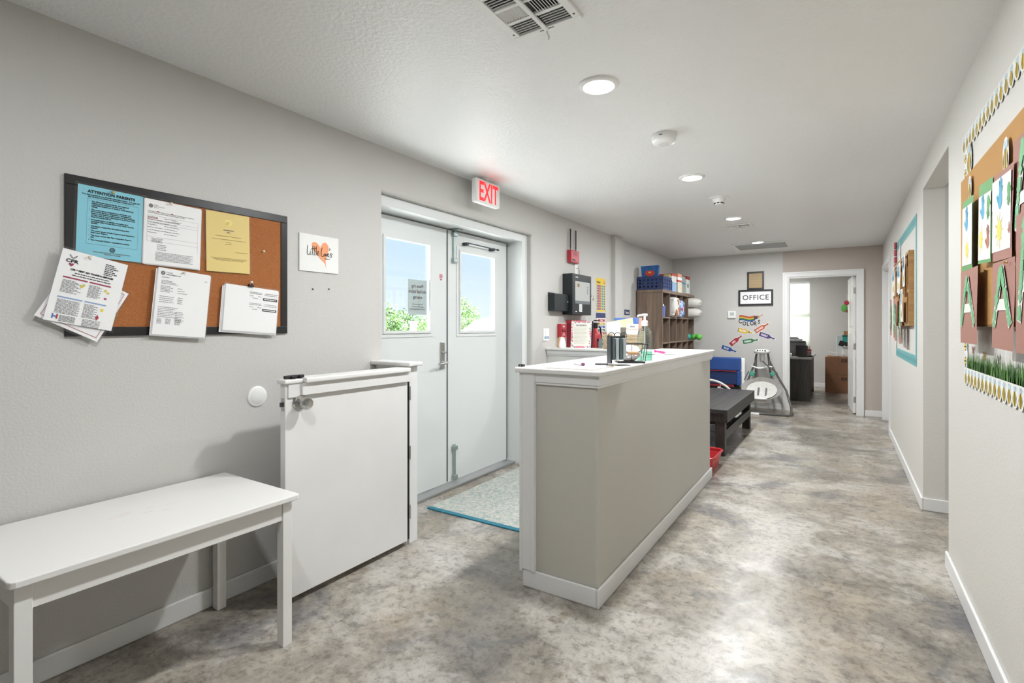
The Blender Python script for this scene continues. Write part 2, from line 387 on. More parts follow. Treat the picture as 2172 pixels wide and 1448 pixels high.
def leaf(name, y0, y1, gy0, gy1, gz0, gz1):
    d = bpy.data.objects.new(name, None); C.objects.link(d); d.location = (DD, y0, .03); struct(d)
    L = Matrix.Translation((-DD, -y0, -.03))
    def part(nm, m, mbx, **k): mbx.xf(L); return mbx.build(nm, m, d, **k)
    x0, x1 = DD - .045, DD
    mb = MB(); xm = DD - .018; q = .05
    for b in ((y0, y1, .03, gz0), (y0, y1, gz1, 2.075), (y0, gy0, gz0, gz1), (gy1, y1, gz0, gz1)): mb.box(xm, x1, b[0], b[1], b[2], b[3])
    for b in ((y0, y1, .03, gz0 - q), (y0, y1, gz1 + q, 2.075), (y0, gy0 - q, gz0 - q, gz1 + q), (gy1 + q, y1, gz0 - q, gz1 + q)): mb.box(x0, xm - .0002, b[0], b[1], b[2], b[3])
    part('panel', M_door, mb)
    mb = MB(); o = .045
    for b in ((gy0 - o, gy1 + o, gz0 - o, gz0), (gy0 - o, gy1 + o, gz1, gz1 + o), (gy0 - o, gy0, gz0, gz1), (gy1, gy1 + o, gz0, gz1)): mb.box(x1, x1 + .006, *b)
    o = .016
    for b in ((gy0 - o, gy1 + o, gz0 - o, gz0 + .004), (gy0 - o, gy1 + o, gz1 - .004, gz1 + o), (gy0 - o, gy0 + .004, gz0 + .004, gz1 - .004), (gy1 - .004, gy1 + o, gz0 + .004, gz1 - .004)): mb.box(x1 + .006, x1 + .016, *b)
    part('window_bead', M_door, mb)
    mb = MB().box(DD - .012, DD - .007, gy0, gy1, gz0, gz1); part('pane', M_glass, mb)
    return d, part
d1, p1 = leaf('door_1', 2.348, 3.216, 2.53, 2.996, 1.258, 1.920)
d2, p2 = leaf('door_2', 3.224, 4.092, 3.374, 3.868, 1.252, 1.914)
# lever set on the first leaf
hd = p1('lock_plate', M_steel, MB().box(DD, DD + .012, 3.125, 3.172, .955, 1.168), bevel=.004)
p1('lever', M_steel, MB().tube([(DD + .01, 3.148, 1.005), (DD + .055, 3.148, 1.005), (DD + .06, 3.13, 1.004), (DD + .06, 3.045, .998)], [.012, .011, .011, .009], 12), smooth=True)
p1('thumb_turn', M_steel, MB().cyl((DD + .012, 3.150, 1.085), (DD + .03, 3.150, 1.085), .009).box(DD + .022, DD + .036, 3.135, 3.165, 1.081, 1.089), smooth=True)
p1('meeting_strip', M_weather, MB().box(DD + .0005, DD + .004, 3.206, 3.2165, .04, 2.07))
p2('hinge_gap_strip', M_weather, MB().box(DD + .0005, DD + .003, 4.083, 4.0915, .03, 2.07))
for nm, z0, z1, top in (('surface_bolt', 1.815, 2.075, 1), ('surface_bolt', .04, .325, 0)):
    a = p2(nm, M_zinc, MB().box(DD, DD + .016, 3.278, 3.306, z0, z1), bevel=.003)
    for k, (zz, ww) in enumerate(((z0 + .015, .05), (z1 - .03, .05))):
        mbb = MB().box(DD, DD + .03, 3.266, 3.266 + ww, zz - .016, zz + .02); mbb.xf(Matrix.Translation((-DD, -3.224, -.03)))
        mbb.build('bolt_bracket', M_zinc, a, bevel=.004)
p2('bolt_strike', M_zinc, MB().box(DD + .001, DD + .075, 3.255, 3.33, 2.0755, 2.0835), bevel=.002)
rod = p2('curtain_rod', M_dark, MB().cyl((DD + .045, 3.415, 1.992), (DD + .045, 3.875, 1.988), .005, n=10).cyl((DD + .045, 3.862, 1.988), (DD + .045, 3.885, 1.988), .009, n=12), smooth=True)
for yy in (3.425, 3.81):
    mbb = MB().box(DD, DD + .05, yy - .016, yy + .016, 1.972, 1.996).xf(Matrix.Translation((-DD, -3.224, -.03))); mbb.build('rod_bracket', M_dark, rod, bevel=.003)
# fire-door sticker
st = thing('door_sticker', 'small pink and red label stuck on the white double door', 'sticker', fr((DD + .0008, 3.135, 1.665), (0, 1, 0), (0, 0, 1)))
MB().prism([(-.02, .012), (.02, .012), (.02, .036), (.012, .045), (-.012, .045), (-.02, .036)], 0, .0006).build('label_sheet', mat('pink_label', 'd9a9b0', .5), st)
MB().poly([(-.015, .006), (0, -.01), (.015, .006)], .0006).build('arrow_mark', mat('red_label', 'b04a55', .5), st, flat=True)
lines(st, [(-.015, .015, .037), (-.016, .016, .029), (-.016, .016, .022), (-.014, .014, .015)], mat('red_label'), .0009, h=.0035)
# notice taped outside the glass, seen reversed from inside
gs = thing('doorbell_notice', 'grey notice sheet on entrance glass with reversed doorbell lettering', 'notice', fr((DD - .0135, 2.985, 1.38), (0, -1, 0), (0, 0, 1)))
MB().box(0, .205, 0, .265, 0, .0008).build('sheet', mat('notice_paper', 'c3ccd0', .7), gs)
M_ink_p = mat('plum_ink', '4d2b3a', .7)
text(gs, 'Please ring\ndoorbell before\nentering.', .036, .103, .205, -.0006, M_ink_p, 'CENTER', .0006, .82, lsp=1.15)
text(gs, 'During nap hours 12-2\nplease call the phone first\nso as not to wake the little ones.', .0145, .103, .075, -.0006, M_ink, 'CENTER', .0002, .85, lsp=1.25)

# ------------------------------------------------------------------ outside
M_asph = mat('pale_concrete_yard', 'd2d2d0', .9, var=.08, vscale=1.5)
gr = struct(B('ground', M_asph, None, (-60, 50, -40, 70, -.35, -.152)))
M_leaf = [mat('leaf_a', '27470f', .7, var=.25, vscale=6), mat('leaf_b', '1f3d0f', .7, var=.25, vscale=6), mat('leaf_c', '35551d', .7, var=.2, vscale=6)]
def bush(x, y, r, h, label, cat, k, trunk=True):
    t = thing('bush' if cat == 'bush' else 'tree', label, cat, (x, y, -.15), 'greenery beyond the entrance' if cat == 'bush' else None)
    MB().tube([(0, 0, 0), (.05, .03, h * .5), (0, 0, h * .8)], [.07, .05, .02], 8).build('trunk', mat('bark', '6d5a48', .9), t)
    mb = MB(); rr = random.Random(k)
    for i in range(2200):
        a = rr.uniform(0, 2 * PI); q = rr.uniform(-1, 1); rad = rr.uniform(.55, 1.0); s = math.sqrt(1 - q * q)
        lump = 1 + .25 * math.sin(3 * a + k) * math.cos(4 * q + k)
        p = Vector((r * rad * s * math.cos(a) * lump, r * rad * s * math.sin(a) * lump, h * .62 + h * .38 * rad * q * lump))
        sz = rr.uniform(.06, .12) * r * .9
        u = Vector((rr.gauss(0, 1), rr.gauss(0, 1), rr.gauss(0, 1))).normalized(); v = u.orthogonal().normalized()
        mb.add([p - u * sz, p + v * sz * .45, p + u * sz, p - v * sz * .45], [(0, 1, 2, 3)])
    f = mb.build('foliage', M_leaf[k % 3], t, flat=True); f['kind'] = 'stuff'
for i, (px, Z, r, h) in enumerate(((818, 14.5, .6, 2.0), (859, 18.5, .62, 2.05), (902, 14.5, .40, 1.75))):
    d = ray(px, 690); bush(d[0] * Z, d[1] * Z, r, h, ['leafy green bush at the far left beyond the entrance glass', 'broad green bush beside the white post outside', 'low yellow-green bush right of the white post outside', 'green bush outside, hidden past the door frame edge', 'green bush outside behind the middle of the doors'][i], 'bush', i)
d = ray(978, 690); bush(d[0] * 30, d[1] * 30, 1.0, 3.0, 'green tree standing behind the white parked car', 'tree', 5)
d = ray(877, 690); po = thing('fence_post', 'white square post outside among the bushes', 'post', (d[0] * 12, d[1] * 12, -.15))
B('shaft', M_white, po, (-.06, .06, -.06, .06, 0, 1.50), bevel=.008); B('cap', M_white, po, (-.08, .08, -.08, .08, 1.50, 1.55), bevel=.01)
# parked white car, nose towards the bushes
d = ray(1034, 690); cw = Vector((d[0] * 22, d[1] * 22, -.152)); fwd = Vector((-cT, -sT, 0))
Mc = fr(cw, fwd, (0, 0, 1))               # local x = towards the nose, y = up, z = across
car = thing('parked_car', 'white parked car seen through the right door pane', 'car', Mc @ Matrix.Scale(1.08, 4))
body = [(-2.3, .35), (-2.32, .75), (-2.25, 1.02), (-1.2, 1.06), (1.05, 1.05), (2.1, .92), (2.35, .7), (2.35, .35)]
body = body[::-1]
M_car = mat('white_car_paint', 'f4efe6', .3, coat=.5); M_cglass = mat('tinted_car_glass', '4a5868', .12)
MB().prism([(p[0], p[1]) for p in body], -.88, .88).build('body', M_car, car, bevel=.06, smooth=True)
cab = [(-2.0, 1.03), (1.05, 1.03), (.35, 1.56), (.1, 1.62), (-1.3, 1.62), (-1.75, 1.5)]
MB().prism(cab, -.78, .78).build('cabin', M_car, car, bevel=.05, smooth=True)
for sgn in (1, -1):
    z0 = .775 * sgn; z1 = .79 * sgn
    for q in ([(-.28, 1.08), (.78, 1.08), (.22, 1.50), (-.02, 1.54), (-.20, 1.54)], [(-1.25, 1.08), (-.38, 1.08), (-.30, 1.54), (-1.12, 1.54)], [(-1.9, 1.1), (-1.36, 1.08), (-1.24, 1.53), (-1.62, 1.46)]):
        MB().prism(q, min(z0, z1), max(z0, z1)).build('side_window', M_cglass, car)
    for xx in (1.4, -1.4):
        wv = MB().cyl((xx, .33, .62 * sgn), (xx, .33, .9 * sgn), .33, n=24).build('wheel', M_black, car, bevel=.02)
        MB().cyl((xx, .33, .90 * sgn), (xx, .33, .912 * sgn), .2, n=20).build('hubcap', M_chrome, wv)
MB().add([(1.0, 1.08, -.7), (1.0, 1.08, .7), (.38, 1.55, .66), (.38, 1.55, -.66)], [(0, 1, 2, 3)]).xf(Matrix.Translation((.03, .02, 0))).build('windscreen', M_cglass, car, flat=True)
MB().box(-1.2, .0, 1.655, 1.685, .55, .60).box(-1.2, .0, 1.655, 1.685, -.60, -.55).box(-1.1, -1.06, 1.61, 1.66, .56, .59).box(-.1, -.06, 1.61, 1.66, .56, .59).box(-1.1, -1.06, 1.61, 1.66, -.59, -.56).box(-.1, -.06, 1.61, 1.66, -.59, -.56).build('roof_rack', M_dark, car)

# ------------------------------------------------------------------ ceiling fixtures
M_lens = mat('lamp_lens', 'ffffff', .4, emit=9.0)
def can_light(y, label, power=1.0):
    o = thing('recessed_light', label, 'ceiling light', (-.972, y, H), 'recessed ceiling lights')
    MB().lathe([(.096, 0), (.094, -.006), (.086, -.012), (.074, -.013), (.068, -.008), (.068, 0)][::-1], 40).build('trim_ring', M_plastic, o, smooth=True)
    MB().lathe([(.0675, -.0045), (.0675, -.0065), (.055, -.009), (.02, -.011)][::-1], 32).build('lens', M_lens, o, smooth=True)
    l = bpy.data.lights.new('lamp', 'AREA'); l.shape = 'DISK'; l.size = .13; l.energy = CAN_W * power; l.color = (.965, .985, 1)
    lo = bpy.data.objects.new('lamp', l); C.objects.link(lo); lo.parent = o; lo.location = (0, 0, -.0125)
    return o
for y, lab in ((2.271, 'round recessed ceiling light nearest the big square vent'), (4.066, 'round recessed ceiling light between the two smoke detectors'), (5.852, 'round recessed ceiling light beside the small louvred vent'), (7.713, 'round recessed ceiling light at the edge of the return grille')):
    can_light(y, lab)
can_light(.47, 'unseen recessed ceiling light added over the white bench end of hall', .6)  # unseen lamp added in line with the row to brighten the near end
def hidden_light(x, y, label, e, sz=.5):
    o = thing('ceiling_panel_light', label, 'ceiling light', (x, y, H), 'square ceiling panel lights')
    B('frame', M_plastic, o, (-sz / 2 - .03, sz / 2 + .03, -sz / 2 - .03, sz / 2 + .03, -.02, 0), bevel=.004)
    B('diffuser', mat('panel_diffuser', 'ffffff', .5, emit=2.5), o, (-sz / 2, sz / 2, -sz / 2, sz / 2, -.024, -.0202))
    l = bpy.data.lights.new('lamp', 'AREA'); l.shape = 'SQUARE'; l.size = sz * .95; l.energy = e
    lo = bpy.data.objects.new('lamp', l); C.objects.link(lo); lo.parent = o; lo.location = (0, 0, -.028)
hidden_light(-1.5, 11.2, 'square ceiling light in the office beyond the doorway', 45)
hidden_light(1.9, 4.1, 'unseen square ceiling light added in the side passage', 10)  # unseen lamp added to put some light into the passage
# big supply register: frame, two-by-three louvre banks, damper bar with lever
def register(x0, x1, y0, y1, label, rows, lever=True):
    cx, cy = (x0 + x1) / 2, (y0 + y1) / 2
    o = thing('ceiling_register', label, 'air vent', (cx, cy, H)); a, b = (x1 - x0) / 2, (y1 - y0) / 2
    bo = .03; mbf = MB()
    for q in ((-a, a, -b, -b + bo), (-a, a, b - bo, b), (-a, -a + bo, -b + bo, b - bo), (a - bo, a, -b + bo, b - bo)): mbf.box(*q, -.012, 0)
    for k in range(1, rows):
        yy = -b + bo + (2 * b - 2 * bo) * k / rows; mbf.box(-a + bo, a - bo, yy - .007, yy + .007, -.011, -.001)
    mbf.build('frame', M_plastic, o, bevel=.002)
    B('duct_backing', mat('duct_dark', '34363a', .8), o, (-a + .01, a - .01, -b + .01, b - .01, -.0012, -.0002))
    B('damper_bar', M_plastic, o, (-.008, .008, -b + bo, b - .012, -.020, -.011), bevel=.002)
    sl1 = MB().box(-.0012, .0012, -.5, .5, -.012, 0).xf(Matrix.Rotation(.6, 4, 'Y'))
    me1 = sl1.mesh('slat'); me1.materials.append(M_plastic)
    hh = (2 * b - 2 * bo) / rows
    for k in range(rows):
        yc = -b + bo + hh * (k + .5)
        for side in (-1, 1):
            xa, xb = (-a + bo + .004, -.012) if side < 0 else (.012, a - bo - .004)
            along = (k % 2 == 1) if rows > 2 else (k == 1)
            if not along:
                nn = 9
                for i in range(nn):
                    s_ = bpy.data.objects.new('slat', me1); C.objects.link(s_); s_.parent = o
                    s_.location = (xa + (xb - xa) * (i + .5) / nn, yc, 0); s_.scale = (1, hh - .016, 1)
                    if side > 0: s_.rotation_euler = (0, 0, PI)
            else:
                nn = 5
                for i in range(nn):
                    s_ = bpy.data.objects.new('slat', me1); C.objects.link(s_); s_.parent = o
                    s_.location = ((xa + xb) / 2, yc - hh / 2 + .009 + (hh - .016) * (i + .5) / nn, 0); s_.scale = (1, (xb - xa), 1); s_.rotation_euler = (0, 0, PI / 2 if k else -PI / 2)
    if lever:
        MB().tube([(0, b - .02, -.016), (0, b - .012, -.026), (.004, b - .006, -.036), (0, b - .003, -.046)], .0035, 8).build('lever', M_plastic, o, smooth=True)
        B('lever_slot', M_dark, o, (-.03, .03, b - .020, b - .016, -.0128, -.0119))
    for sx_ in (-1, 1):
        for sy_ in (-1, 1): MB().disc(sx_ * (a - .015), sy_ * (b - .05), .005, z=-.0123).build('screw', M_dark, o, flat=True)
    return o
register(-1.090, -.803, 1.33, 1.735, 'white square ceiling register with louvres and damper lever above bench hall', 4)
register(-1.146, -.851, 6.23, 6.46, 'small white louvred ceiling register between recessed lights', 2)
g = thing('return_grille', 'wide dark return air grille with white frame near office wall', 'air vent', (-.975, 8.1, H))
a, b = .355, .305; mbf = MB()
for q in ((-a, a, -b, -b + .035), (-a, a, b - .035, b), (-a, -a + .035, -b + .035, b - .035), (a - .035, a, -b + .035, b - .035)): mbf.box(*q, -.012, 0)
mbf.build('frame', M_plastic, g, bevel=.002)
B('filter_backing', mat('filter_grey', '55585a', .9), g, (-a + .01, a - .01, -b + .01, b - .01, -.0012, -.0002))
sm = MB().box(-a + .036, a - .036, -.008, .008, -.0008, .0008).xf(Matrix.Rotation(.7, 4, 'X')).mesh('slat'); sm.materials.append(M_plastic)
for i in range(22):
    s_ = bpy.data.objects.new('slat', sm); C.objects.link(s_); s_.parent = g; s_.location = (0, -b + .045 + i * .0248, -.0075)
# smoke detectors
o = thing('smoke_detector', 'white drum-shaped smoke alarm on ceiling between first two lights', 'smoke detector', (-.899, 3.077, H))
MB().lathe([(.035, -.058), (.05, -.056), (.064, -.048), (.07, -.038), (.072, -.012), (.07, 0)], 40).build('housing', M_plastic, o, smooth=True)
MB().lathe([(.03, -.0605), (.033, -.058)], 30).build('test_button', mat('button_white', 'dcdcda', .4), o, smooth=True)
B('sounder_slot', M_dark, o, (-.008, .012, -.0735, -.071, -.022, -.018))
o = thing('smoke_detector', 'white cone-shaped smoke detector with wide base plate and dark slots', 'smoke detector', (-.925, 4.846, H))
MB().lathe([(.03, -.066), (.036, -.064), (.04, -.052), (.052, -.03), (.058, -.014), (.078, -.011), (.082, -.004), (.082, 0)], 40).build('housing', M_plastic, o, smooth=True)
for k in range(8):
    an = k * PI / 4; MB().box(-.011, .011, -.002, .002, -.005, .005).xf(Matrix.Translation((.0405 * math.cos(an), .0405 * math.sin(an), -.055)) @ Matrix.Rotation(an + PI / 2, 4, 'Z')).build('slot', M_black, o)
# exit sign
o = thing('exit_sign', 'white box exit sign with glowing red letters hanging from ceiling', 'exit sign', fr((-2.315, 3.265, 2.235), (0, 1, 0), (0, 0, 1)))
B('housing', M_plastic, o, (-.158, .158, 0, .185, -.05, 0), bevel=.012, seg=3)
M_exit = mat('exit_red', 'ff1a22', .5, emit=1.25)
text(o, 'EXIT', .205, 0, .022, .001, M_exit, 'CENTER', .004, .62, spacing=.98)
MB().lathe([(.055, .198), (.055, .204), (.05, .2048)], 28).xf(Matrix.Translation((0, 0, -.025)) @ Matrix.Rotation(0, 4, 'X') @ Matrix(((1, 0, 0, 0), (0, 0, 1, 0), (0, -1, 0, 0), (0, 0, 0, 1)))).build('ceiling_canopy', M_plastic, o, smooth=True)
MB().cyl((0, .183, -.025), (0, .20, -.025), .02).build('stem', M_plastic, o)
MB().disc(-.10, -.0006, .003, z=0).xf(Matrix.Rotation(PI / 2, 4, 'X')).build('test_lamp', M_black, o, flat=True)

# ------------------------------------------------------------------ half walls, gate and reception counter
def cap(mb, x0, x1, y0, y1, z): mb.box(x0, x1, y0, y1, z - .024, z)
ct = thing('reception_counter', 'grey painted reception counter wall with white wooden top and trim', 'counter', (-1.145, 3.4, 0))
Lc = Matrix.Translation((1.145, -3.4, 0))
def cpart(nm, m, mbx, **k): return mbx.xf(Lc).build(nm, m, ct, **k)
cpart('base_wall', M_counter, MB().box(-1.345, -.950, 2.205, 4.605, 0, 1.066), bevel=.014, seg=4, smooth=True)
cpart('countertop', M_white, MB().box(-1.380, -.918, 2.165, 4.635, 1.066, 1.092), bevel=.007, seg=3)
tr = MB(); z0, z1 = 1.022, 1.0655
tr.box(-1.2718, -.9503, 2.187, 2.2049, z0, z1); tr.box(-.9502, -.932, 2.187, 4.620, z0, z1); tr.box(-1.345, -.9503, 4.6051, 4.620, z0, z1)
tr.box(-1.272, -.9503, 2.192, 2.2049, z0 - .012, z0); tr.box(-.9502, -.938, 2.192, 4.615, z0 - .012, z0)
cpart('apron_trim', M_trim, tr, bevel=.003)
po = MB(); po.box(-1.3448, -1.272, 2.184, 2.2049, .088, 1.0655); po.box(-1.290, -1.273, 2.178, 2.1839, .088, 1.021); po.box(-1.362, -1.345, 2.184, 2.33, .075, 1.0655)
cpart('end_casing', M_trim, po, bevel=.003)
bb = MB(); bb.box(-1.345, -.9503, 2.190, 2.2049, 0, .088); bb.box(-.9502, -.936, 2.190, 4.620, 0, .088); bb.box(-1.345, -.9503, 4.6051, 4.62, 0, .088)
cpart('baseboard', M_trim, bb, bevel=.005)
cpart('strike_plate', M_steel, MB().box(-1.364, -1.362, 2.215, 2.24, .90, .96))
o = thing('bolt_keeper', 'small black bolt keeper screwed on the counter corner', 'latch', (-1.365, 2.2125, 1.092)); B('keeper', M_black, o, (-.013, .013, -.0125, .0125, 0, .012), bevel=.002); B('keeper_slot', M_steel, o, (-.004, .004, -.013, -.0126, .003, .008))
rw = thing('half_wall', 'white capped half wall behind the entry running from grey wall', 'half wall', (-1.9, 4.54, 0))
Lr = Matrix.Translation((1.9, -4.54, 0))
MB().box(XL + .001, -1.3455, 4.48, 4.60, 0, 1.058).xf(Lr).build('base_wall', M_white, rw)
MB().box(XL + .001, -1.3805, 4.442, 4.645, 1.058, 1.082).xf(Lr).build('cap', M_white, rw, bevel=.007, seg=3)
MB().box(XL + .001, -1.3455, 4.462, 4.48, 1.02, 1.058).box(XL + .001, -1.3455, 4.467, 4.48, 1.006, 1.02).xf(Lr).build('trim_band', M_trim, rw, bevel=.003)
MB().box(XL + .015, -1.3455, 4.466, 4.48, 0, .088).xf(Lr).build('baseboard', M_trim, rw, bevel=.005)
sw = thing('half_wall', 'short white capped stub wall carrying the swing gate', 'half wall', (-2.31, 2.275, 0))
Ls = Matrix.Translation((2.31, -2.275, 0))
MB().box(XL + .001, -2.185, 2.246, 2.306, 0, 1.058).xf(Ls).build('base_wall', M_white, sw)
MB().box(XL + .001, -2.132, 2.207, 2.322, 1.058, 1.082).xf(Ls).build('cap', M_white, sw, bevel=.007, seg=3)
MB().box(-2.1851, -2.168, 2.242, 2.312, .0, 1.058).xf(Ls).build('end_casing', M_trim, sw, bevel=.003)
MB().box(XL + .015, -2.186, 2.234, 2.246, 0, .088).xf(Ls).build('baseboard', M_trim, sw)
gt = thing('swing_gate', 'white waist-high swing gate standing open behind the bench', 'gate', (-2.17, 2.22, .035))
Lg = Matrix.Translation((2.17, -2.22, -.035))
def gpart(nm, m, mbx, **k): return mbx.xf(Lg).build(nm, m, gt, **k)
gpart('panel', M_gate, MB().box(-2.188, -2.150, 1.420, 2.208, .035, 1.030), bevel=.002)
gpart('trim_board', M_gate, MB().box(-2.1501, -2.130, 1.497, 2.214, .972, 1.030), bevel=.002)
gpart('edge_block', M_gate, MB().box(-2.1501, -2.142, 1.432, 1.497, .965, 1.030), bevel=.002)
gpart('cap', M_white, MB().box(-2.222, -2.112, 1.505, 2.2, 1.030, 1.054).box(-2.2, -2.135, 1.408, 1.505, 1.030, 1.050), bevel=.006)
gpart('gap_shade_strip', M_black, MB().box(-2.185, -2.154, 2.209, 2.228, .04, .985))  # black strip stands in for the shaded gap at the hinge side
for zz in (.2, .55, .9): gpart('hinge', M_steel, MB().cyl((-2.150, 2.226, zz - .04), (-2.150, 2.226, zz + .04), .006), smooth=True)
bl = gpart('barrel_bolt', M_black, MB().cyl((-2.165, 1.425, 1.060), (-2.165, 1.525, 1.060), .008, n=14).box(-2.18, -2.15, 1.455, 1.475, 1.050, 1.064).box(-2.18, -2.15, 1.495, 1.52, 1.050, 1.066), bevel=.0015)
Mk = fr((-2.150, 1.492, .938), (0, 1, 0), (0, 0, 1))
kn = gpart('door_knob', M_steel, MB().lathe([(.037, 0), (.037, .004), (.032, .011), (.014, .015), (.013, .030), (.023, .036), (.029, .046), (.0285, .064), (.024, .073), (.013, .069), (.004, .0685)], 36).xf(Mk), smooth=True)
Mk2 = fr((-2.188, 1.492, .938), (0, -1, 0), (0, 0, 1))
gpart('door_knob', M_steel, MB().lathe([(.033, 0), (.033, .004), (.029, .01), (.013, .014), (.012, .030), (.021, .036), (.0265, .046), (.026, .062), (.02, .07)], 30).xf(Mk2), smooth=True)
lp = gpart('latch_plate', M_steel, MB().box(-2.181, -2.157, 1.4185, 1.4201, .905, .965), bevel=.0005)
MB().box(-2.175, -2.163, 1.408, 1.419, .925, .945).xf(Lg).build('latch_bolt', M_dark, lp)
o = thing('wall_bumper', 'round white doorknob bumper disc on the grey wall beside gate', 'wall bumper', fr((XL, 1.473, .946), (0, 1, 0), (0, 0, 1)))
MB().lathe([(.051, 0), (.049, .006), (.043, .009), (.008, .009)], 40).build('disc', M_plastic, o, smooth=True); MB().lathe([(.040, .0089), (.038, .0105), (.006, .011)], 32).build('pad', mat('bumper_pad', 'e7e7e4', .6), o, smooth=True)

# ------------------------------------------------------------------ white bench
bz = .61
bn = thing('bench', 'white painted wooden bench table with four square legs against wall', 'bench', (-2.155, .865, 0))
Lb = Matrix.Translation((2.155, -.865, 0))
def bpart(nm, m, mbx, **k): return mbx.xf(Lb).build(nm, m, bn, **k)
def bench_top_mat():
    m = mat('bench_top_paint', 'e8e7e4', .36).copy(); t = m.node_tree; L = t.links.new; N = t.nodes.new; b = t.nodes['Principled BSDF']
    co = N('ShaderNodeTexCoord'); mp = N('ShaderNodeMapping'); mp.inputs['Location'].default_value = (.17, -.02, 0); mp.inputs['Scale'].default_value = (9, 5, 1); L(co.outputs['Object'], mp.inputs[0])
    g_ = N('ShaderNodeVectorMath'); g_.operation = 'LENGTH'; L(mp.outputs[0], g_.inputs[0])
    n = N('ShaderNodeTexNoise'); n.inputs['Scale'].default_value = 22; n.inputs['Detail'].default_value = 5; L(co.outputs['Object'], n.inputs[0])
    r1 = N('ShaderNodeMapRange'); r1.inputs['From Min'].default_value = .9; r1.inputs['From Max'].default_value = .2; L(g_.outputs['Value'], r1.inputs[0])
    r2 = N('ShaderNodeMapRange'); r2.inputs['From Min'].default_value = .54; r2.inputs['From Max'].default_value = .62; L(n.outputs[0], r2.inputs[0])
    mm = N('ShaderNodeMath'); mm.operation = 'MULTIPLY'; L(r1.outputs[0], mm.inputs[0]); L(r2.outputs[0], mm.inputs[1])
    m2 = N('ShaderNodeMath'); m2.operation = 'MULTIPLY'; m2.inputs[1].default_value = .55; L(mm.outputs[0], m2.inputs[0])
    x = N('ShaderNodeMix'); x.data_type = 'RGBA'; x.inputs[6].default_value = lin('e8e7e4'); x.inputs[7].default_value = lin('cf9aa4'); L(m2.outputs[0], x.inputs[0]); L(x.outputs[2], b.inputs['Base Color'])
    return m
bpart('top', bench_top_mat(), MB().prism([(-2.446, .425), (-1.888, .425), (-1.8765, .430), (-1.872, .441), (-1.872, 1.292), (-1.8755, 1.301), (-1.885, 1.305), (-2.446, 1.305)], bz - .022, bz), bevel=.004)
for x0 in (-1.938, -2.436):
    for y0 in (.442, 1.243): bpart('leg', M_white, MB().box(x0, x0 + .042, y0, y0 + .040, 0, bz - .022), bevel=.002)
for b_ in ((-1.908, -1.902, .482, 1.243), (-2.436, -2.428, .482, 1.243), (-2.394, -1.938, .448, .456), (-2.394, -1.938, 1.27, 1.278)):
    bpart('apron', M_white, MB().box(*b_, bz - .098, bz - .022), bevel=.001)

# ------------------------------------------------------------------ rug
def rug_mat():
    m = bpy.data.materials.new('rug_weave'); m.use_nodes = True; t = m.node_tree; L = t.links.new; N = t.nodes.new; b = t.nodes['Principled BSDF']; b.inputs['Roughness'].default_value = .95
    co = N('ShaderNodeTexCoord'); mp = N('ShaderNodeMapping'); L(co.outputs['Object'], mp.inputs[0]); mp.inputs['Rotation'].default_value = (0, 0, .785)
    v = N('ShaderNodeTexVoronoi'); v.inputs['Scale'].default_value = 10; v.distance = 'MANHATTAN'; v.inputs['Randomness'].default_value = .55; L(mp.outputs[0], v.inputs[0])
    wv = N('ShaderNodeMath'); wv.operation = 'SINE'; ml = N('ShaderNodeMath'); ml.operation = 'MULTIPLY'; ml.inputs[1].default_value = 42; L(v.outputs['Distance'], ml.inputs[0]); L(ml.outputs[0], wv.inputs[0])
    n = N('ShaderNodeTexNoise'); n.inputs['Scale'].default_value = 42; n.inputs['Detail'].default_value = 5; L(co.outputs['Object'], n.inputs[0])
    a = N('ShaderNodeMath'); a.operation = 'MULTIPLY_ADD'; a.inputs[1].default_value = 3.4; L(n.outputs[0], a.inputs[0]); L(wv.outputs[0], a.inputs[2])
    r = N('ShaderNodeValToRGB'); els = r.color_ramp.elements; mr = N('ShaderNodeMapRange'); mr.inputs['From Min'].default_value = .4; mr.inputs['From Max'].default_value = 3.0; L(a.outputs[0], mr.inputs[0]); L(mr.outputs[0], r.inputs[0])
    els[0].position = .15; els[0].color = lin('84a0a2'); els[1].position = .75; els[1].color = lin('e4dfd2')
    for p, c in ((.32, 'a9b5b1'), (.45, 'd3cfc4'), (.55, '858d86')):
        e_ = els.new(p); e_.color = lin(c)
    L(r.outputs[0], b.inputs['Base Color']); bp = N('ShaderNodeBump'); bp.inputs['Strength'].default_value = .6; bp.inputs['Distance'].default_value = .004; L(a.outputs[0], bp.inputs['Height']); L(bp.outputs[0], b.inputs['Normal'])
    return m
rg = thing('entry_rug', 'cream and teal patterned entry rug lying before the double door', 'rug', (-2.05, 3.4, 0))
B('pile', rug_mat(), rg, (-.43, .35, -.6215, .6215, 0, .008), bevel=.002)
M_teal = mat('teal_binding', '30768a', .9, var=.2, vscale=60)
B('binding', M_teal, rg, (-.43, .35, -.66, -.622, 0, .009), bevel=.002); B('binding', M_teal, rg, (-.43, .35, .622, .66, 0, .009), bevel=.002)

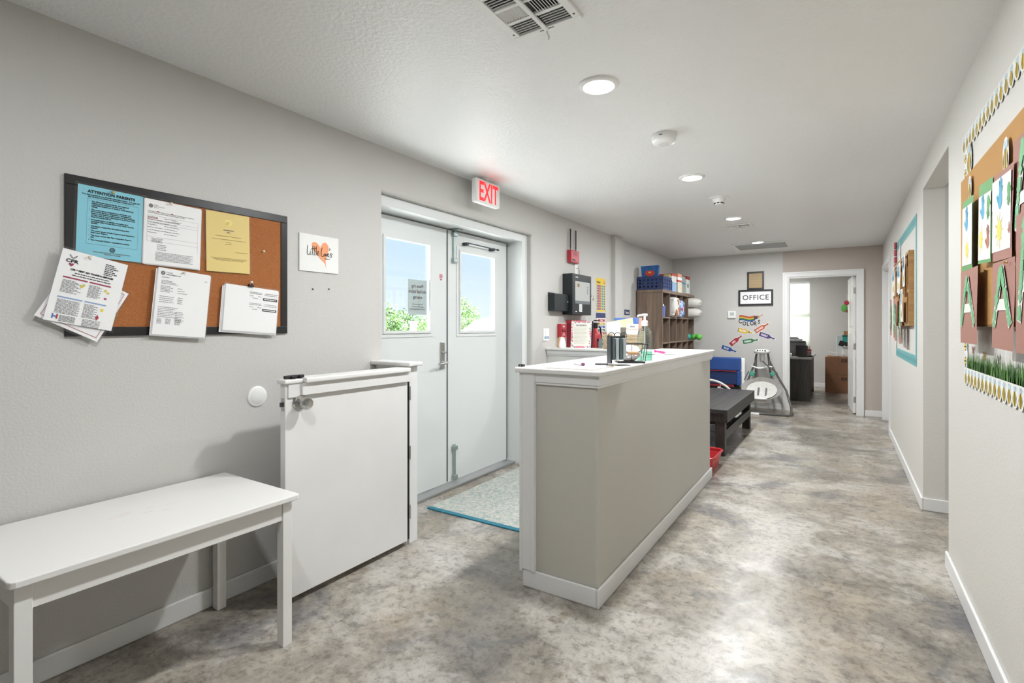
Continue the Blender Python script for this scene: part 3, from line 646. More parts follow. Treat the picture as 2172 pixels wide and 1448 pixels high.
# ------------------------------------------------------------------ bulletin board on the left wall and its papers
def FL(y, z, off=0): return fr((XL + off, y, z), (0, 1, 0), (0, 0, 1))
bd = thing('bulletin_board', 'brown cork bulletin board in a wide black frame', 'bulletin board', FL(.714, 1.258))
bw, bh, fw = .919, .614, .037
MB().box(0, bw, 0, fw, 0, .0125).box(0, bw, bh - fw, bh, 0, .0125).box(0, fw, fw, bh - fw, 0, .0125).box(bw - fw, bw, fw, bh - fw, 0, .0125).build('frame', M_blackw, bd, bevel=.002)
MB().box(fw - .004, bw - fw + .004, fw - .004, bh - fw + .004, .002, .0085).build('cork_panel', M_cork, bd)
def sheet_thing(name, label, cat, corners, off, col_m, sleeve=True, bend=.0006, group=None, th=.0008, backs=0):
    """corners: bottom-left, bottom-right, top-left pixels on the plane x = XL+off"""
    P = [PX(px, py, XL + off) for px, py in corners]
    u = P[1] - P[0]; v = P[2] - P[0]; w_, h_ = u.length, v.length
    M = fr(P[0], u, v); o = thing(name, label, cat, M, group)
    MB().sheet(w_, h_, bend, 0).build('sheet', col_m, o)
    for i in range(backs):
        MB().sheet(w_, h_, bend, 0, z=-.0012 * (i + 1), x0=-.0028 * (i + 1) * (1 if i % 2 == 0 else -.6), y0=-.0022 * (i + 1)).build('back_sheet', M_paper, o)
    if sleeve: MB().sheet(w_ + .016, h_ + .016, bend, 0, z=-.0005, x0=-.008, y0=-.008).build('sleeve', M_clear, o)
    return o, w_, h_
M_blue = mat('blue_paper', '86c9da', .6); M_yel = mat('yellow_paper', 'e3cb83', .6); M_pin = mat('clear_pin', 'e8dcc8', .2)
bl_, w_, h_ = sheet_thing('notice_sheet', 'light blue attention parents notice on the cork board', 'notice', [(160, 541), (300, 557), (163, 388)], .0155, M_blue)
zz = .0011
text(bl_, 'ATTENTION PARENTS', .0150, w_ / 2, h_ * .905, zz, M_ink, 'CENTER', .0006, 1.05)
text(bl_, 'You are entitled to see the following information.  You may ask\nthe director to show you the most recent copy of:', .0069, w_ / 2, h_ * .868, zz, M_ink, 'CENTER', .0003, 1.08, lsp=1.0)
body_t = ['The Minimum Standards for the Licensed\nCenter (also available on the web at\nwww.dfps.state.tx.us or at your local Licensing\noffice),',
          'The most recent Department of Family and\nProtective Services Inspection / Investigation\nReport, (compliance information is also available\non the web at www.dfps.state.tx.us or from your\nlocal Licensing office),',
          'Documentation of liability insurance that\ncomplies with Human Resources Code, Section\n42.049,', "The latest recent Fire Marshal's Inspection\nReport,", "The most recent Health Department's Sanitation\nInspection Report,", 'The most recent Gas Pipe Inspection Report,\nand', "The Licensed Center's operational policies."]
yy = h_ * .778; bul = MB()
for s_ in body_t:
    text(bl_, s_, .0070, w_ * .20, yy, zz, M_ink, 'LEFT', .0003, 1.06, lsp=.98)
    bul.disc(w_ * .175, yy + .0025, .0011, z=zz, n=8); yy -= .00695 * (s_.count('\n') + 1) + .0040
bul.build('bullets', M_ink, bl_, flat=True)
bx = MB(); x0, x1, y0, y1 = w_ * .14, w_ * .92, h_ * .185, h_ * .82
for q in ((x0, x1, y0, y0 + .0006), (x0, x1, y1, y1 + .0006), (x0, x0 + .0006, y0, y1), (x1, x1 + .0006, y0, y1)): bx.quad(*q, zz)
bx.build('box_rule', M_ink2, bl_, flat=True)
def seal(parent, cx, cy, r, z, m=M_ink):
    mb = MB(); n = 24
    for ra, rb in ((r, r * .86), (r * .72, r * .5)):
        for k in range(n):
            a0, a1 = 2 * PI * k / n, 2 * PI * (k + 1) / n
            mb.add([(cx + ra * math.cos(a0), cy + ra * math.sin(a0), z), (cx + ra * math.cos(a1), cy + ra * math.sin(a1), z), (cx + rb * math.cos(a1), cy + rb * math.sin(a1), z), (cx + rb * math.cos(a0), cy + rb * math.sin(a0), z)], [(0, 1, 2, 3)])
    mb.stroke([(cx - r * .3, cy + r * .2), (cx, cy - r * .3), (cx + r * .3, cy + r * .25)], r * .25, z)
    return mb.build('seal', m, parent, flat=True)
seal(bl_, w_ * .53, h_ * .13, .0098, zz)
text(bl_, 'Department of Family and Protective Services\nChild Care Licensing', .006, w_ * .53, h_ * .075, zz, M_ink2, 'CENTER', .0002, 1.1, lsp=1.1)

fo, w_, h_ = sheet_thing('form_sheet', 'white printed form with red writing beside blue notice on cork board', 'paper', [(303, 557), (423, 571), (308, 419)], .018, M_paper, backs=2)
seal(fo, .022, h_ - .028, .008, zz); text(fo, 'TEXAS\nHealth and Human\nServices', .0055, .033, h_ - .024, zz, M_ink2, lsp=.95)
rows = [(.012, w_ - .03, h_ - .052), (.012, w_ - .07, h_ - .058)]
for k in range(7): rows.append((.012, .05 + .02 * (k % 3), h_ - .075 - k * .011)); rows.append((.075, .125 + .01 * (k % 2), h_ - .075 - k * .011))
for k in range(4): rows.append((.028, .07, h_ - .165 - k * .005))
for k in range(4): rows.append((.05, .085, h_ - .19 - k * .007))
for k in range(7): rows.append((.045, w_ - .03 - .01 * (k % 2), h_ - .222 - k * .0055))
lines(fo, rows, M_ink2, zz, h=.0019)
lines(fo, [(.012, .05, h_ - .08), (.045, .055, h_ - .05), (.10, .108, h_ - .05)], mat('red_ink', 'b5535a', .7), zz + .0004, 'red_writing', .003)
bx = MB()
for y_ in (h_ - .068, h_ - .088, h_ - .100, h_ - .158, h_ - .176): bx.quad(.01, w_ - .012, y_, y_ + .0006, zz)
bx.quad(.01, .0106, h_ - .176, h_ - .068, zz); bx.quad(w_ - .0126, w_ - .012, h_ - .205, h_ - .068, zz); bx.build('table_rules', M_ink3, fo, flat=True)
MB().stroke([(.105 + .004 * i, h_ - .082 + .004 * math.sin(i * 2.4)) for i in range(10)], .0012, zz).build('signature', M_ink, fo, flat=True)

ye, w_, h_ = sheet_thing('certificate', 'yellow licence certificate with gold seal in glossy sleeve on cork board', 'certificate', [(438, 574), (530, 581), (428, 443)], .0155, M_yel)
MB().disc(w_ * .48, h_ * .83, .013, z=zz, n=24).build('gold_seal', mat('gold_foil', 'd8c878', .3, metal=.4), ye, flat=True); seal(ye, w_ * .48, h_ * .83, .010, zz + .0004, mat('gold_line', 'b7a34c', .5))
lines(ye, [(w_ * .38, w_ * .62, h_ * .70), (w_ * .46, w_ * .54, h_ * .665)], M_ink2, zz, 'heading', .004)
lines(ye, [(w_ * .2, w_ * .8, h_ * .60), (w_ * .12, w_ * .9, h_ * .545), (w_ * .44, w_ * .56, h_ * .50), (w_ * .42, w_ * .58, h_ * .47), (w_ * .65, w_ * .95, h_ * .345), (w_ * .1, w_ * .93, h_ * .23), (w_ * .15, w_ * .9, h_ * .212), (w_ * .2, w_ * .85, h_ * .195)], mat('brown_ink', '8c7a4a', .7), zz, h=.0018)

# flyers hanging over the lower left corner
pk, w_, h_ = sheet_thing('flyer_sheet', 'red bordered white sheet behind the tilted flyer on board corner', 'paper', [(72, 668), (206, 725), (150, 560)], .0255, M_paper, bend=.0006)
bx = MB(); q = .012; M_rb = mat('red_border', 'a8404f', .7)
for r_ in ((q, w_ - q, q, q + .0016), (q, w_ - q, h_ - q, h_ - q + .0016), (q, q + .0016, q, h_ - q), (w_ - q, w_ - q + .0016, q, h_ - q)): bx.quad(*r_, .0014)
bx.build('border_rule', M_rb, pk, flat=True)
cp, w_, h_ = sheet_thing('flyer_sheet', 'white tilted first aid training flyer with maroon bars over board corner', 'paper', [(91, 677), (236, 702), (130, 524)], .031, M_paper, bend=.0006)
zc = .0011
hx, hy = .036, h_ - .022
MB().stroke([(hx + .011 * math.sin(t * .35), hy - .004 + .010 * abs(math.sin(t * .35)) * math.cos(t * .35 * .5) ** 2 - .003 * math.cos(t * .7)) for t in range(19)], .0012, zc).build('heart_outline', M_ink, cp, flat=True)
text(cp, 'CPR', .017, hx, h_ - .046, zc, M_ink, 'CENTER', .0006, 1.2)
def heart(mb, cx, cy, s_, z, tip=1.0):
    pts = []
    for k in range(28):
        a_ = 2 * PI * k / 28; pts.append((cx + s_ * math.sin(a_) ** 3, cy + s_ * tip * (13 * math.cos(a_) - 5 * math.cos(2 * a_) - 2 * math.cos(3 * a_) - math.cos(4 * a_)) / 16))
    return mb.poly(pts[::-1], z)
heart(MB(), hx, h_ - .054, .0075, zc).build('red_heart', mat('maroon', '9a3450', .6), cp, flat=True)
text(cp, 'CPR & FIRST AID TRAINING SERVICES', .0082, w_ * .5, h_ - .074, zc, M_ink, 'CENTER', .0005, 1.0)
lines(cp, [(w_ * .25, w_ * .77, h_ - .084), (w_ * .22, w_ * .80, h_ - .093)], M_ink, zc, h=.003)
lines(cp, [(w_ * .66, w_ * .66 + .028 + .008 * (k % 3), h_ - .022 - k * .0068) for k in range(7)], M_ink, zc, 'address_lines', .003)
MB().quad(w_ * .10, w_ * .46, h_ - .106, h_ - .101, zc).quad(w_ * .49, w_ * .82, h_ - .106, h_ - .101, zc).build('maroon_bars', mat('maroon'), cp, flat=True)
MB().quad(w_ * .10, w_ * .46, h_ - .182, h_ - .177, zc).quad(w_ * .49, w_ * .82, h_ - .182, h_ - .177, zc).build('blue_bars', mat('pale_blue_bar', '8fa8cf', .7), cp, flat=True)
rows = []
for k in range(11): rows.append((w_ * .11, w_ * (.30 + .05 * (k % 3)), h_ - .115 - k * .0045)); rows.append((w_ * .5, w_ * (.66 + .04 * (k % 2)), h_ - .115 - k * .0045))
for k in range(12): rows.append((w_ * .11, w_ * (.42 + .03 * (k % 2)), h_ - .190 - k * .0045)); rows.append((w_ * .5, w_ * (.66 + .05 * (k % 2)), h_ - .190 - k * .0045))
for k in range(6): rows.append((w_ * .2, w_ * .43, h_ - .248 - k * .004)); rows.append((w_ * .53, w_ * .80, h_ - .248 - k * .005))
lines(cp, rows, M_ink2, zc, h=.0019)
for nm, c_, pts in (('cartoon_face', 'd9c95a', ((.42, -.121), (.395, -.128), (.755, -.123), (.80, -.130))),):
    mb = MB()
    for a_, b_ in pts: mb.disc(w_ * a_, h_ + b_, .0048, z=zc + .0003, n=14)
    mb.build('cartoon_face', mat('flyer_yellow', c_, .6), cp, flat=True)
MB().quad(w_ * .76, w_ * .80, h_ - .158, h_ - .150, zc).build('pink_mark', mat('flyer_pink', 'b84a86', .6), cp, flat=True)
MB().quad(w_ * .75, w_ * .80, h_ - .205, h_ - .195, zc).build('yellow_note', mat('flyer_note', 'e9dc4a', .6), cp, flat=True)
mb = MB().quad(w_ * .095, w_ * .115, h_ - .262, h_ - .244, zc).quad(w_ * .115, w_ * .155, h_ - .256, h_ - .251, zc); mb.build('blue_logo', mat('flyer_blue', '5a74b8', .6), cp, flat=True)
MB().quad(w_ * .155, w_ * .18, h_ - .262, h_ - .244, zc).poly([(w_ * .70, h_ - .232), (w_ * .73, h_ - .244), (w_ * .76, h_ - .232), (w_ * .73, h_ - .220)], zc).build('red_logo', mat('flyer_red', 'a8434f', .6), cp, flat=True)

tx, w_, h_ = sheet_thing('letter_sheet', 'white official letter with round seal hanging over lower board frame', 'paper', [(322, 708), (434, 716), (338, 566)], .027, M_paper, bend=.0006, backs=3)
seal(tx, .018, h_ - .022, .0085, zc); text(tx, 'TEXAS', .008, .030, h_ - .021, zc, M_ink2, sx=1.1); text(tx, 'Health and Human Services', .0052, .030, h_ - .028, zc, M_ink, bold=.0002)
rows = [(w_ - .025, w_ - .012, h_ - .034), (.015, .045, h_ - .040)]
for k in range(3): rows.append((.015, .06 + .01 * k, h_ - .055 - k * .006))
for k in range(5): rows.append((.014, .05 + .012 * (k % 2), h_ - .078 - k * .006)); 
for k in range(3): rows.append((.082, .10 + .01 * k, h_ - .082 - k * .01))
for k in range(4): rows.append((.013, .07, h_ - .122 - k * .008)); rows.append((.085, .105, h_ - .122 - k * .008))
for k in range(7): rows.append((.012, .09 - .01 * (k % 3), h_ - .168 - k * .007)); rows.append((.08, .11 + .008 * (k % 2), h_ - .185 - k * .007))
for k in range(5): rows.append((.012, .03, h_ - .218 - k * .005)); rows.append((.045, .065, h_ - .218 - k * .005)); rows.append((.082, .105, h_ - .218 - k * .005))
lines(tx, rows, M_ink2, zc, h=.0018)
st_, w_, h_ = sheet_thing('paper_stack', 'thick wad of white sheets held by black binder clip on board', 'papers', [(472, 699), (584, 707), (475, 600)], .026, M_paper, bend=.0006, backs=5)
for k, (ya, yb) in enumerate(((h_ * .75, h_ * .83), (h_ * .50, h_ * .58))):
    MB().quad(w_ * .70, w_ * .985, ya - .004, ya + .008, zc).build('black_strip', M_dark, st_, flat=True)
    lines(st_, [(w_ * .72, w_ * .96, ya)], M_paper, zc + .0004, 'strip_lettering', .004)
    lines(st_, [(w_ * .74, w_ * .985, yb + .012), (w_ * .72, w_ * .98, yb + .004), (w_ * .44, w_ * .68, yb + .012), (w_ * .44, w_ * .68, yb + .006), (w_ * .44, w_ * .52, yb - .006), (w_ * .60, w_ * .68, yb - .006), (w_ * .50, w_ * .60, yb - .016)], M_ink2, zc, h=.0018)
Mq = PX(533, 604, XL + .032)
o = thing('binder_clip', 'small black binder clip gripping the wad of white sheets', 'binder clip', fr(Mq, (0, 1, 0), (0, 0, 1)))
MB().prism([(-.012, -.010), (.012, -.010), (.010, .004), (-.010, .004)], -.012, .003).build('clip_body', M_black, o)
MB().tube([(-.007, 0, .003), (-.005, .014, .006), (.005, .014, .006), (.007, 0, .003)], .0011, 6).build('wire_handle', M_chrome, o, smooth=True)
def pin(px, py, off, label, m=M_pin):
    p = PX(px, py, XL + off); o = thing('push_pin', label, 'push pin', fr(p, (0, 1, 0), (0, 0, 1)), 'push pins on the cork board')
    MB().lathe([(.0045, .0), (.0045, .002), (.0025, .0035), (.003, .008), (.0048, .009), (.0048, .011)], 14).build('head', m, o, smooth=True)
pin(239, 408, .018, 'brass push pin at the top of the blue notice', M_brass); pin(558, 533, .0087, 'clear push pin alone on bare cork right of the certificate')
pin(532, 598, .031, 'clear push pin above the binder clip'); pin(190, 545, .033, 'clear push pin in the tilted flyer'); pin(390, 578, .0285, 'clear push pin in the letter with round seal'); pin(362, 432, .0205, 'clear push pin in the white printed form')
# logo sign
lg = thing('logo_sign', 'square white sign with orange heart and black script lettering', 'sign', FL(1.707, 1.597))
B('board', M_plastic, lg, (0, .254, 0, .204, 0, .008), bevel=.001)
zl = .0088
hp = [(.172, .022), (.160, .052), (.128, .078), (.100, .105), (.082, .126), (.074, .146), (.080, .160), (.094, .165), (.110, .160), (.124, .146), (.132, .132), (.136, .148), (.146, .164), (.160, .170), (.174, .166), (.184, .152), (.186, .132), (.180, .112), (.172, .092), (.166, .068), (.166, .046)]
MB().poly(hp[::-1], zl).build('orange_heart', mat('orange_print', 'f2a070', .5), lg, flat=True)
strokes = MB()
def sc(pts, w=.0032): strokes.stroke([(p[0], p[1]) for p in pts], w, zl + .0004)
sc([(.050, .142), (.047, .120), (.046, .100), (.050, .090), (.057, .090), (.064, .098)])                                  # L
sc([(.066, .112), (.065, .098), (.068, .092), (.074, .097)]); sc([(.067, .120), (.068, .1215)])                          # i
sc([(.082, .140), (.079, .110), (.080, .094), (.086, .092)]); sc([(.072, .124), (.104, .130)])                           # t
sc([(.094, .142), (.091, .110), (.092, .094), (.098, .092)])                                                             # t
sc([(.106, .142), (.103, .112), (.104, .096), (.110, .094)])                                                             # l
sc([(.110, .102), (.119, .106), (.120, .114), (.115, .117), (.110, .110), (.110, .098), (.116, .093), (.124, .099)])      # e
sc([(.142, .140), (.137, .118), (.135, .100), (.138, .090), (.146, .089), (.152, .094)])                                  # L
sc([(.158, .106), (.153, .104), (.152, .096), (.156, .092), (.161, .096), (.160, .104), (.164, .107)])                    # o
sc([(.164, .107), (.167, .094), (.170, .093), (.174, .108)])                                                             # v
sc([(.176, .100), (.184, .103), (.185, .110), (.180, .112), (.176, .106), (.177, .096), (.183, .093), (.189, .098)])      # e
sc([(.192, .142), (.194, .134), (.190, .128)], .004)                                                                      # '
sc([(.206, .112), (.200, .114), (.197, .108), (.203, .102), (.205, .095), (.199, .090), (.194, .093)]); sc([(.206, .112), (.214, .108)], .0022)   # s
strokes.build('script_lettering', M_ink, lg, flat=True)
text(lg, 'Preschool', .0085, .158, .076, zl + .0005, M_ink, bold=.0003)
for px in (663, 697):
    p = PX(px, 613, XL); o = tag(MB().lathe([(.004, 0), (.004, .002), (.002, .010)], 12).xf(fr(p, (0, 1, 0), (0, 0, 1))).build('wall_screw', M_dark, None, smooth=True), 'small dark screw under the logo sign, ' + ('nearer the cork board' if px < 680 else 'nearer the double door'), 'screw', 'screws under the logo sign')

# ------------------------------------------------------------------ devices on the left wall past the door
M_red = mat('fire_red', 'b0303a', .4); M_redd = mat('fire_red_dark', '8c2430', .4); M_panel = mat('panel_black', '1d2326', .4)
rb = thing('fire_communicator', 'red fire alarm radio box with two black antennas on grey wall', 'alarm box', FL(4.913, 1.972))
B('housing', M_red, rb, (0, .20, 0, .132, 0, .05), bevel=.004)
B('face_label', mat('pale_red_label', 'c96a72', .5), rb, (.008, .192, .012, .122, .05, .0508))
text(rb, 'FIRE', .05, .1, .075, .0515, M_redd, 'CENTER', .001, 1.1); B('black_tag', M_black, rb, (.02, .10, .020, .036, .0508, .0516))
for xx, hh_ in ((.035, .205), (.165, .205)):
    a_ = MB().tube([(xx, .130, .025), (xx, .155, .025)], .005, 8).build('antenna', M_black, rb)
    MB().box(xx - .012, xx + .012, .155, .155 + hh_, .021, .029).build('antenna_blade', M_black, a_, bevel=.003)
jb = thing('junction_plate', 'white wall plate with loose wire above the black panel', 'wall plate', FL(5.09, 1.855))
B('plate', M_plastic, jb, (0, .075, 0, .11, 0, .006), bevel=.002); MB().tube([(.03, .07, .006), (.04, .075, .03), (.06, .04, .035), (.065, .0, .03)], .003, 8).build('wire', M_ink3, jb, smooth=True)
pn = thing('alarm_panel', 'large black fire alarm control cabinet with grey display window', 'control panel', FL(4.809, 1.412))
px1 = PX(1254, 590, -2.35).y - 4.809; ph = .43
B('cabinet', M_panel, pn, (0, px1, 0, ph, 0, .10), bevel=.003)
dr = B('cabinet_door', M_panel, pn, (0, px1, 0, ph, .1002, .115), bevel=.003)
B('display_window', mat('panel_window', 'b9bcb8', .3), dr, (.065, px1 - .04, .15, .355, .1151, .1165)); B('window_lower_band', mat('panel_window_lower', '70757a', .3), dr, (.065, px1 - .04, .118, .15, .1151, .1165))  # lower part of the display window in a darker grey
B('lcd', mat('lcd_tan', 'c4b49a', .4), dr, (.08, .19, .29, .335, .1166, .117)); B('lcd_text', M_ink2, dr, (.12, .165, .295, .33, .1171, .1174))
mbk = MB()
for i in range(5): mbk.box(px1 - .115, px1 - .085, .30 - i * .018, .308 - i * .018, .1166, .1169)
mbk.build('button_column', M_ink2, dr)
B('white_label', M_paper, dr, (.165, .235, .035, .115, .1151, .1157), bevel=.0002); lines(dr, [(.175, .225, .045 + .009 * i) for i in range(7)], M_ink2, .1161, h=.003)
lines(dr, [(.075, .135, .392)], M_paper, .1155, 'maker_mark', .009); B('door_sticker', M_paper, dr, (.075, .105, .03, .04, .1151, .1157))
MB().cyl((px1 - .02, .215, .115), (px1 - .02, .215, .128), .009).build('lock', M_chrome, dr, smooth=True)
ky = MB().tube([(px1 + .004, .215, .135), (px1 + .012, .208, .137), (px1 + .008, .19, .135)], .004, 6).box(px1, px1 + .018, .165, .19, .132, .136).build('key', M_steel, dr)
hd_ = thing('document_holder', 'small black wall file box beside the black alarm cabinet', 'file box', FL(4.492, 1.446))
B('box', M_panel, hd_, (0, .31, 0, .172, 0, .075), bevel=.003); B('back_plate', M_panel, hd_, (0, .13, .172, .185, 0, .006), bevel=.001); B('label_dot', M_paper, hd_, (.285, .297, .09, .105, .0751, .0757))
def chart(name, label, y0, y1, z0, z1): return thing(name, label, 'poster', FL(y0, z0)), y1 - y0, z1 - z0
c1, w_, h_ = chart('number_chart', 'yellow edged number chart with rows of coloured squares', 5.677, 5.966, 1.468, 1.870)
B('sheet', mat('chart_yellow', 'e6c544', .6), c1, (0, w_, 0, h_, 0, .001))
text(c1, 'Number', .042, .02, h_ - .062, .0016, M_ink, bold=.001, sx=.8); text(c1, '1-20', .045, w_ - .02, h_ - .062, .0016, mat('poster_red', 'cf4a44', .6), 'RIGHT', .001, .8)
cols = ['7f9fd0', '3b3b78', 'd8606a', 'c85560', '9fc98a', '2f7a48', '9cc2e0', '2b3558']
for i in range(10):
    for j in range(4):
        B('number_square', mat('sq%d' % (2 * j), cols[2 * j], .6), c1, (.022 + j * .062, .022 + j * .062 + .058, .020 + i * .0305, .020 + i * .0305 + .027, .0011, .0017))
        B('number_mark', mat('sq%d' % (2 * j + 1), cols[2 * j + 1], .6), c1, (.022 + j * .062 + .028, .022 + j * .062 + .052, .024 + i * .0305, .020 + i * .0305 + .022, .0018, .0022))
c2, w_, h_ = chart('weekday_chart', 'white days of the week strip with coloured bars under number chart', 5.677, 5.966, 1.059, 1.451)
B('sheet', M_paper, c2, (.03, w_, 0, h_, 0, .001)); B('header', mat('navy_pattern', '39406a', .6, var=.6, vscale=90), c2, (0, w_, h_ - .062, h_, .0011, .002)); B('footer', mat('navy_pattern'), c2, (.03, w_, .0, .032, .0011, .002))
for i, (wd, cc) in enumerate((('Sunday', 'b23b45'), ('Monday', 'c9a93c'), ('Tuesday', '2f5fa6'), ('Wednesday', '2f6b4a'), ('Thursday', 'b5414a'), ('Friday', '6a9a44'), ('Saturday', '2d3247'))):
    yb = h_ - .105 - i * .0395
    bar = B('day_bar', mat('day%d' % i, cc, .6), c2, (.06, w_ - .02, yb, yb + .030, .0011, .0018)); text(bar, wd, .026, .06 + (w_ - .08) / 2, yb + .007, .0024, M_paper, 'CENTER', .0008)
wp = thing('light_switch', 'white wall switch plate with a blue sticker', 'switch', FL(4.39, 1.148)); B('plate', M_plastic, wp, (0, .12, 0, .122, 0, .007), bevel=.003)
B('rocker', M_plastic, wp, (.042, .078, .045, .105, .007, .011), bevel=.002); B('blue_sticker', mat('sticker_blue', '2f7fb0', .5), wp, (.02, .108, .022, .042, .0071, .0076)); lines(wp, [(.035, .095, .029)], M_paper, .008, h=.006)
ps = thing('pull_station', 'red fire alarm pull station between switch and floral board', 'pull station', FL(4.69, 1.178)); B('housing', M_red, ps, (0, .125, 0, .138, 0, .045), bevel=.004)
B('pull_bar', M_redd, ps, (.02, .105, .06, .085, .045, .055), bevel=.003); text(ps, 'FIRE', .026, .062, .102, .0457, M_paper, 'CENTER', .0005); text(ps, 'PULL\nDOWN', .018, .062, .035, .0457, M_paper, 'CENTER', .0004)
rd = thing('document_cabinet', 'red fire documents box on wall behind the floral board', 'document box', FL(4.90, .98)); B('box', M_redd, rd, (0, .38, 0, .37, 0, .06), bevel=.004); B('lid', M_red, rd, (-.004, .384, .345, .375, 0, .066), bevel=.003)
fe = thing('fire_extinguisher', 'red fire extinguisher with black head and grey label on wall', 'fire extinguisher', FL(5.50, .82))
UPR = Matrix(((1, 0, 0, 0), (0, 0, 1, 0), (0, -1, 0, 0), (0, 0, 0, 1)))
MB().lathe([(.05, 0), (.062, .012), (.062, .36), (.05, .40), (.028, .425), (.022, .45)], 28).xf(Matrix.Translation((0, 0, .072)) @ UPR).build('cylinder', M_red, fe, smooth=True)
MB().box(-.056, .056, .10, .33, .125, .1365).build('label', mat('extinguisher_label', '75787a', .5), fe, bevel=.004); MB().box(-.058, .058, .30, .33, .12, .136).build('label_band', M_black, fe)
MB().cyl((0, .45, .072), (0, .50, .072), .026).box(-.02, .06, .50, .512, .055, .09).box(-.02, .07, .53, .542, .055, .09).build('valve_head', M_black, fe)
MB().lathe([(.018, 0), (.018, .012), (.004, .014)], 16).xf(Matrix.Translation((0, .475, .098))).build('gauge', M_chrome, fe, smooth=True)
MB().tube([(.02, .48, .085), (.07, .46, .10), (.075, .36, .11), (.07, .2, .11)], .009, 8).build('hose', M_black, fe, smooth=True)
B('wall_bracket', M_steel, fe, (-.03, .03, .2, .47, 0, .0102))

# ------------------------------------------------------------------ things on the rear half wall
ZR = 1.082
o = thing('door_chime', 'small white and tan egg-shaped wedge on half wall by switch', 'ornament', (-2.33, 4.53, ZR))
eg = [(-.035, 0), (.035, 0), (.036, .03), (.022, .085), (.006, .105), (-.010, .105), (-.026, .085), (-.040, .03)]
MB().prism(eg, .0, .022).xf(Matrix.Rotation(1.15, 4, 'Z') @ Matrix.Rotation(PI / 2, 4, 'X')).build('white_face', M_plastic, o, bevel=.004)
MB().prism(eg, -.03, -.0002).xf(Matrix.Rotation(1.15, 4, 'Z') @ Matrix.Rotation(PI / 2, 4, 'X')).build('tan_back', mat('tan_wood', 'd9a866', .5), o, bevel=.006)
o = thing('floral_board', 'cream listing sheet with pink floral border on black tilted board', 'clipboard', Matrix.Translation((-2.245, 4.555, ZR)) @ Matrix.Rotation(.12, 4, 'Z') @ Matrix.Rotation(PI / 2 - .12, 4, 'X'))
w_, h_ = .205, .262
B('board', M_black, o, (0, w_ + .014, 0, h_, -.014, 0), bevel=.002); B('border_sheet', M_paper, o, (0, w_, 0, h_, .0001, .002))
rr = random.Random(3)
M_flr = [mat('floral_pink', 'df7f95', .6), mat('floral_rose', 'c75f78', .6), mat('floral_green', '6f9270', .6), mat('floral_grey', 'a5a89f', .6)]
def flower_bits(k):
    mb = MB()
    for i in range(26):
        side = rr.randrange(4)
        cx_, cy_ = (rr.uniform(.004, .02), rr.uniform(.01, h_ - .01)) if side == 0 else (rr.uniform(w_ - .02, w_ - .004), rr.uniform(.01, h_ - .01)) if side == 1 else (rr.uniform(.01, w_ - .01), rr.uniform(.004, .014)) if side == 2 else (rr.uniform(.01, w_ - .01), rr.uniform(h_ - .016, h_ - .005))
        mb.disc(cx_, cy_, rr.uniform(.003, .008), rr.uniform(.003, .007), z=.0022 + .0001 * k, n=8)
    q = mb.build('floral_print', M_flr[k], o, flat=True); q['kind'] = 'stuff'
for k in range(4): flower_bits(k)
B('pink_bar', M_flr[0], o, (.05, .15, h_ - .012, h_ - .002, .0026, .003), (.055, .14, .002, .016, .0026, .003), (.003, .013, .08, .15, .0026, .003), (w_ - .013, w_ - .003, .10, .17, .0026, .003))
B('list_sheet', mat('cream_paper', 'f3f0e2', .6), o, (.022, w_ - .022, .022, h_ - .02, .003, .0036)); lines(o, [(.05, w_ - .05, h_ - .050)], M_ink3, .0041, 'heading', .016)
lines(o, [(.032, w_ - .036 - .01 * (i % 3), h_ - .07 - i * .0135) for i in range(12)], M_ink3, .0041, h=.0022)
# wicker file basket
M_wick = mat('wicker', 'c9b394', .85, var=.35, vscale=90, bump=.8, bscale=180)
bk = thing('wicker_basket', 'woven seagrass letter basket holding envelopes on half wall', 'basket', Matrix.Translation((-1.70, 4.545, ZR)) @ Matrix.Rotation(.05, 4, 'Z'))
rowm = None
def ring(a, b_, z, r, dip=0):
    pts = []
    for (x0_, y0_), (x1_, y1_) in (((-a, -b_), (a, -b_)), ((a, -b_), (a, b_)), ((a, b_), (-a, b_)), ((-a, b_), (-a, -b_))):
        for i in range(8):
            q = i / 8; pts.append((x0_ + (x1_ - x0_) * q, y0_ + (y1_ - y0_) * q, z))
    return pts
B('basket_floor', M_wick, bk, (-.16, .16, -.085, .085, 0, .006))
for i in range(9):
    z = .008 + i * .0125
    MB().tube(ring(.162, .086, z, .007), .0068, 6, closed=True).build('woven_row', M_wick, bk, smooth=True)
for x0_, x1_ in ((-.168, -.055), (.045, .168)):
    for i in range(2): MB().tube([(x0_ + .01 * i, -.086, .1205 + i * .0125), (x1_ - (.02 * i if x0_ < 0 else .01 * i), -.086, .1205 + i * .0125)], .0068, 6).build('woven_row', M_wick, bk, smooth=True)
for sx_ in (-1, 1):
    for i in range(4): MB().tube([(sx_ * .162, -.086 + .02 * i, .1205 + i * .0125), (sx_ * .162, .086, .1205 + i * .0125)], .0068, 6).build('woven_row', M_wick, bk, smooth=True)
for i in range(4): MB().tube([(-.162, .086, .1205 + i * .0125), (.162, .086, .1205 + i * .0125)], .0068, 6).build('woven_row', M_wick, bk, smooth=True)
def inb(name, label, cat, x0_, x1_, y_, zb, zt, tilt, m, roll=0, th=.004):
    M = Matrix.Translation((-1.70 + (x0_ + x1_) / 2, 4.545 + y_, ZR + zb)) @ Matrix.Rotation(roll, 4, 'Y') @ Matrix.Rotation(-tilt, 4, 'X')
    o = thing(name, label, cat, M); wd = x1_ - x0_
    B('body', m, o, (-wd / 2, wd / 2, -th / 2, th / 2, 0, zt - zb), bevel=.0008)
    return o, wd, zt - zb
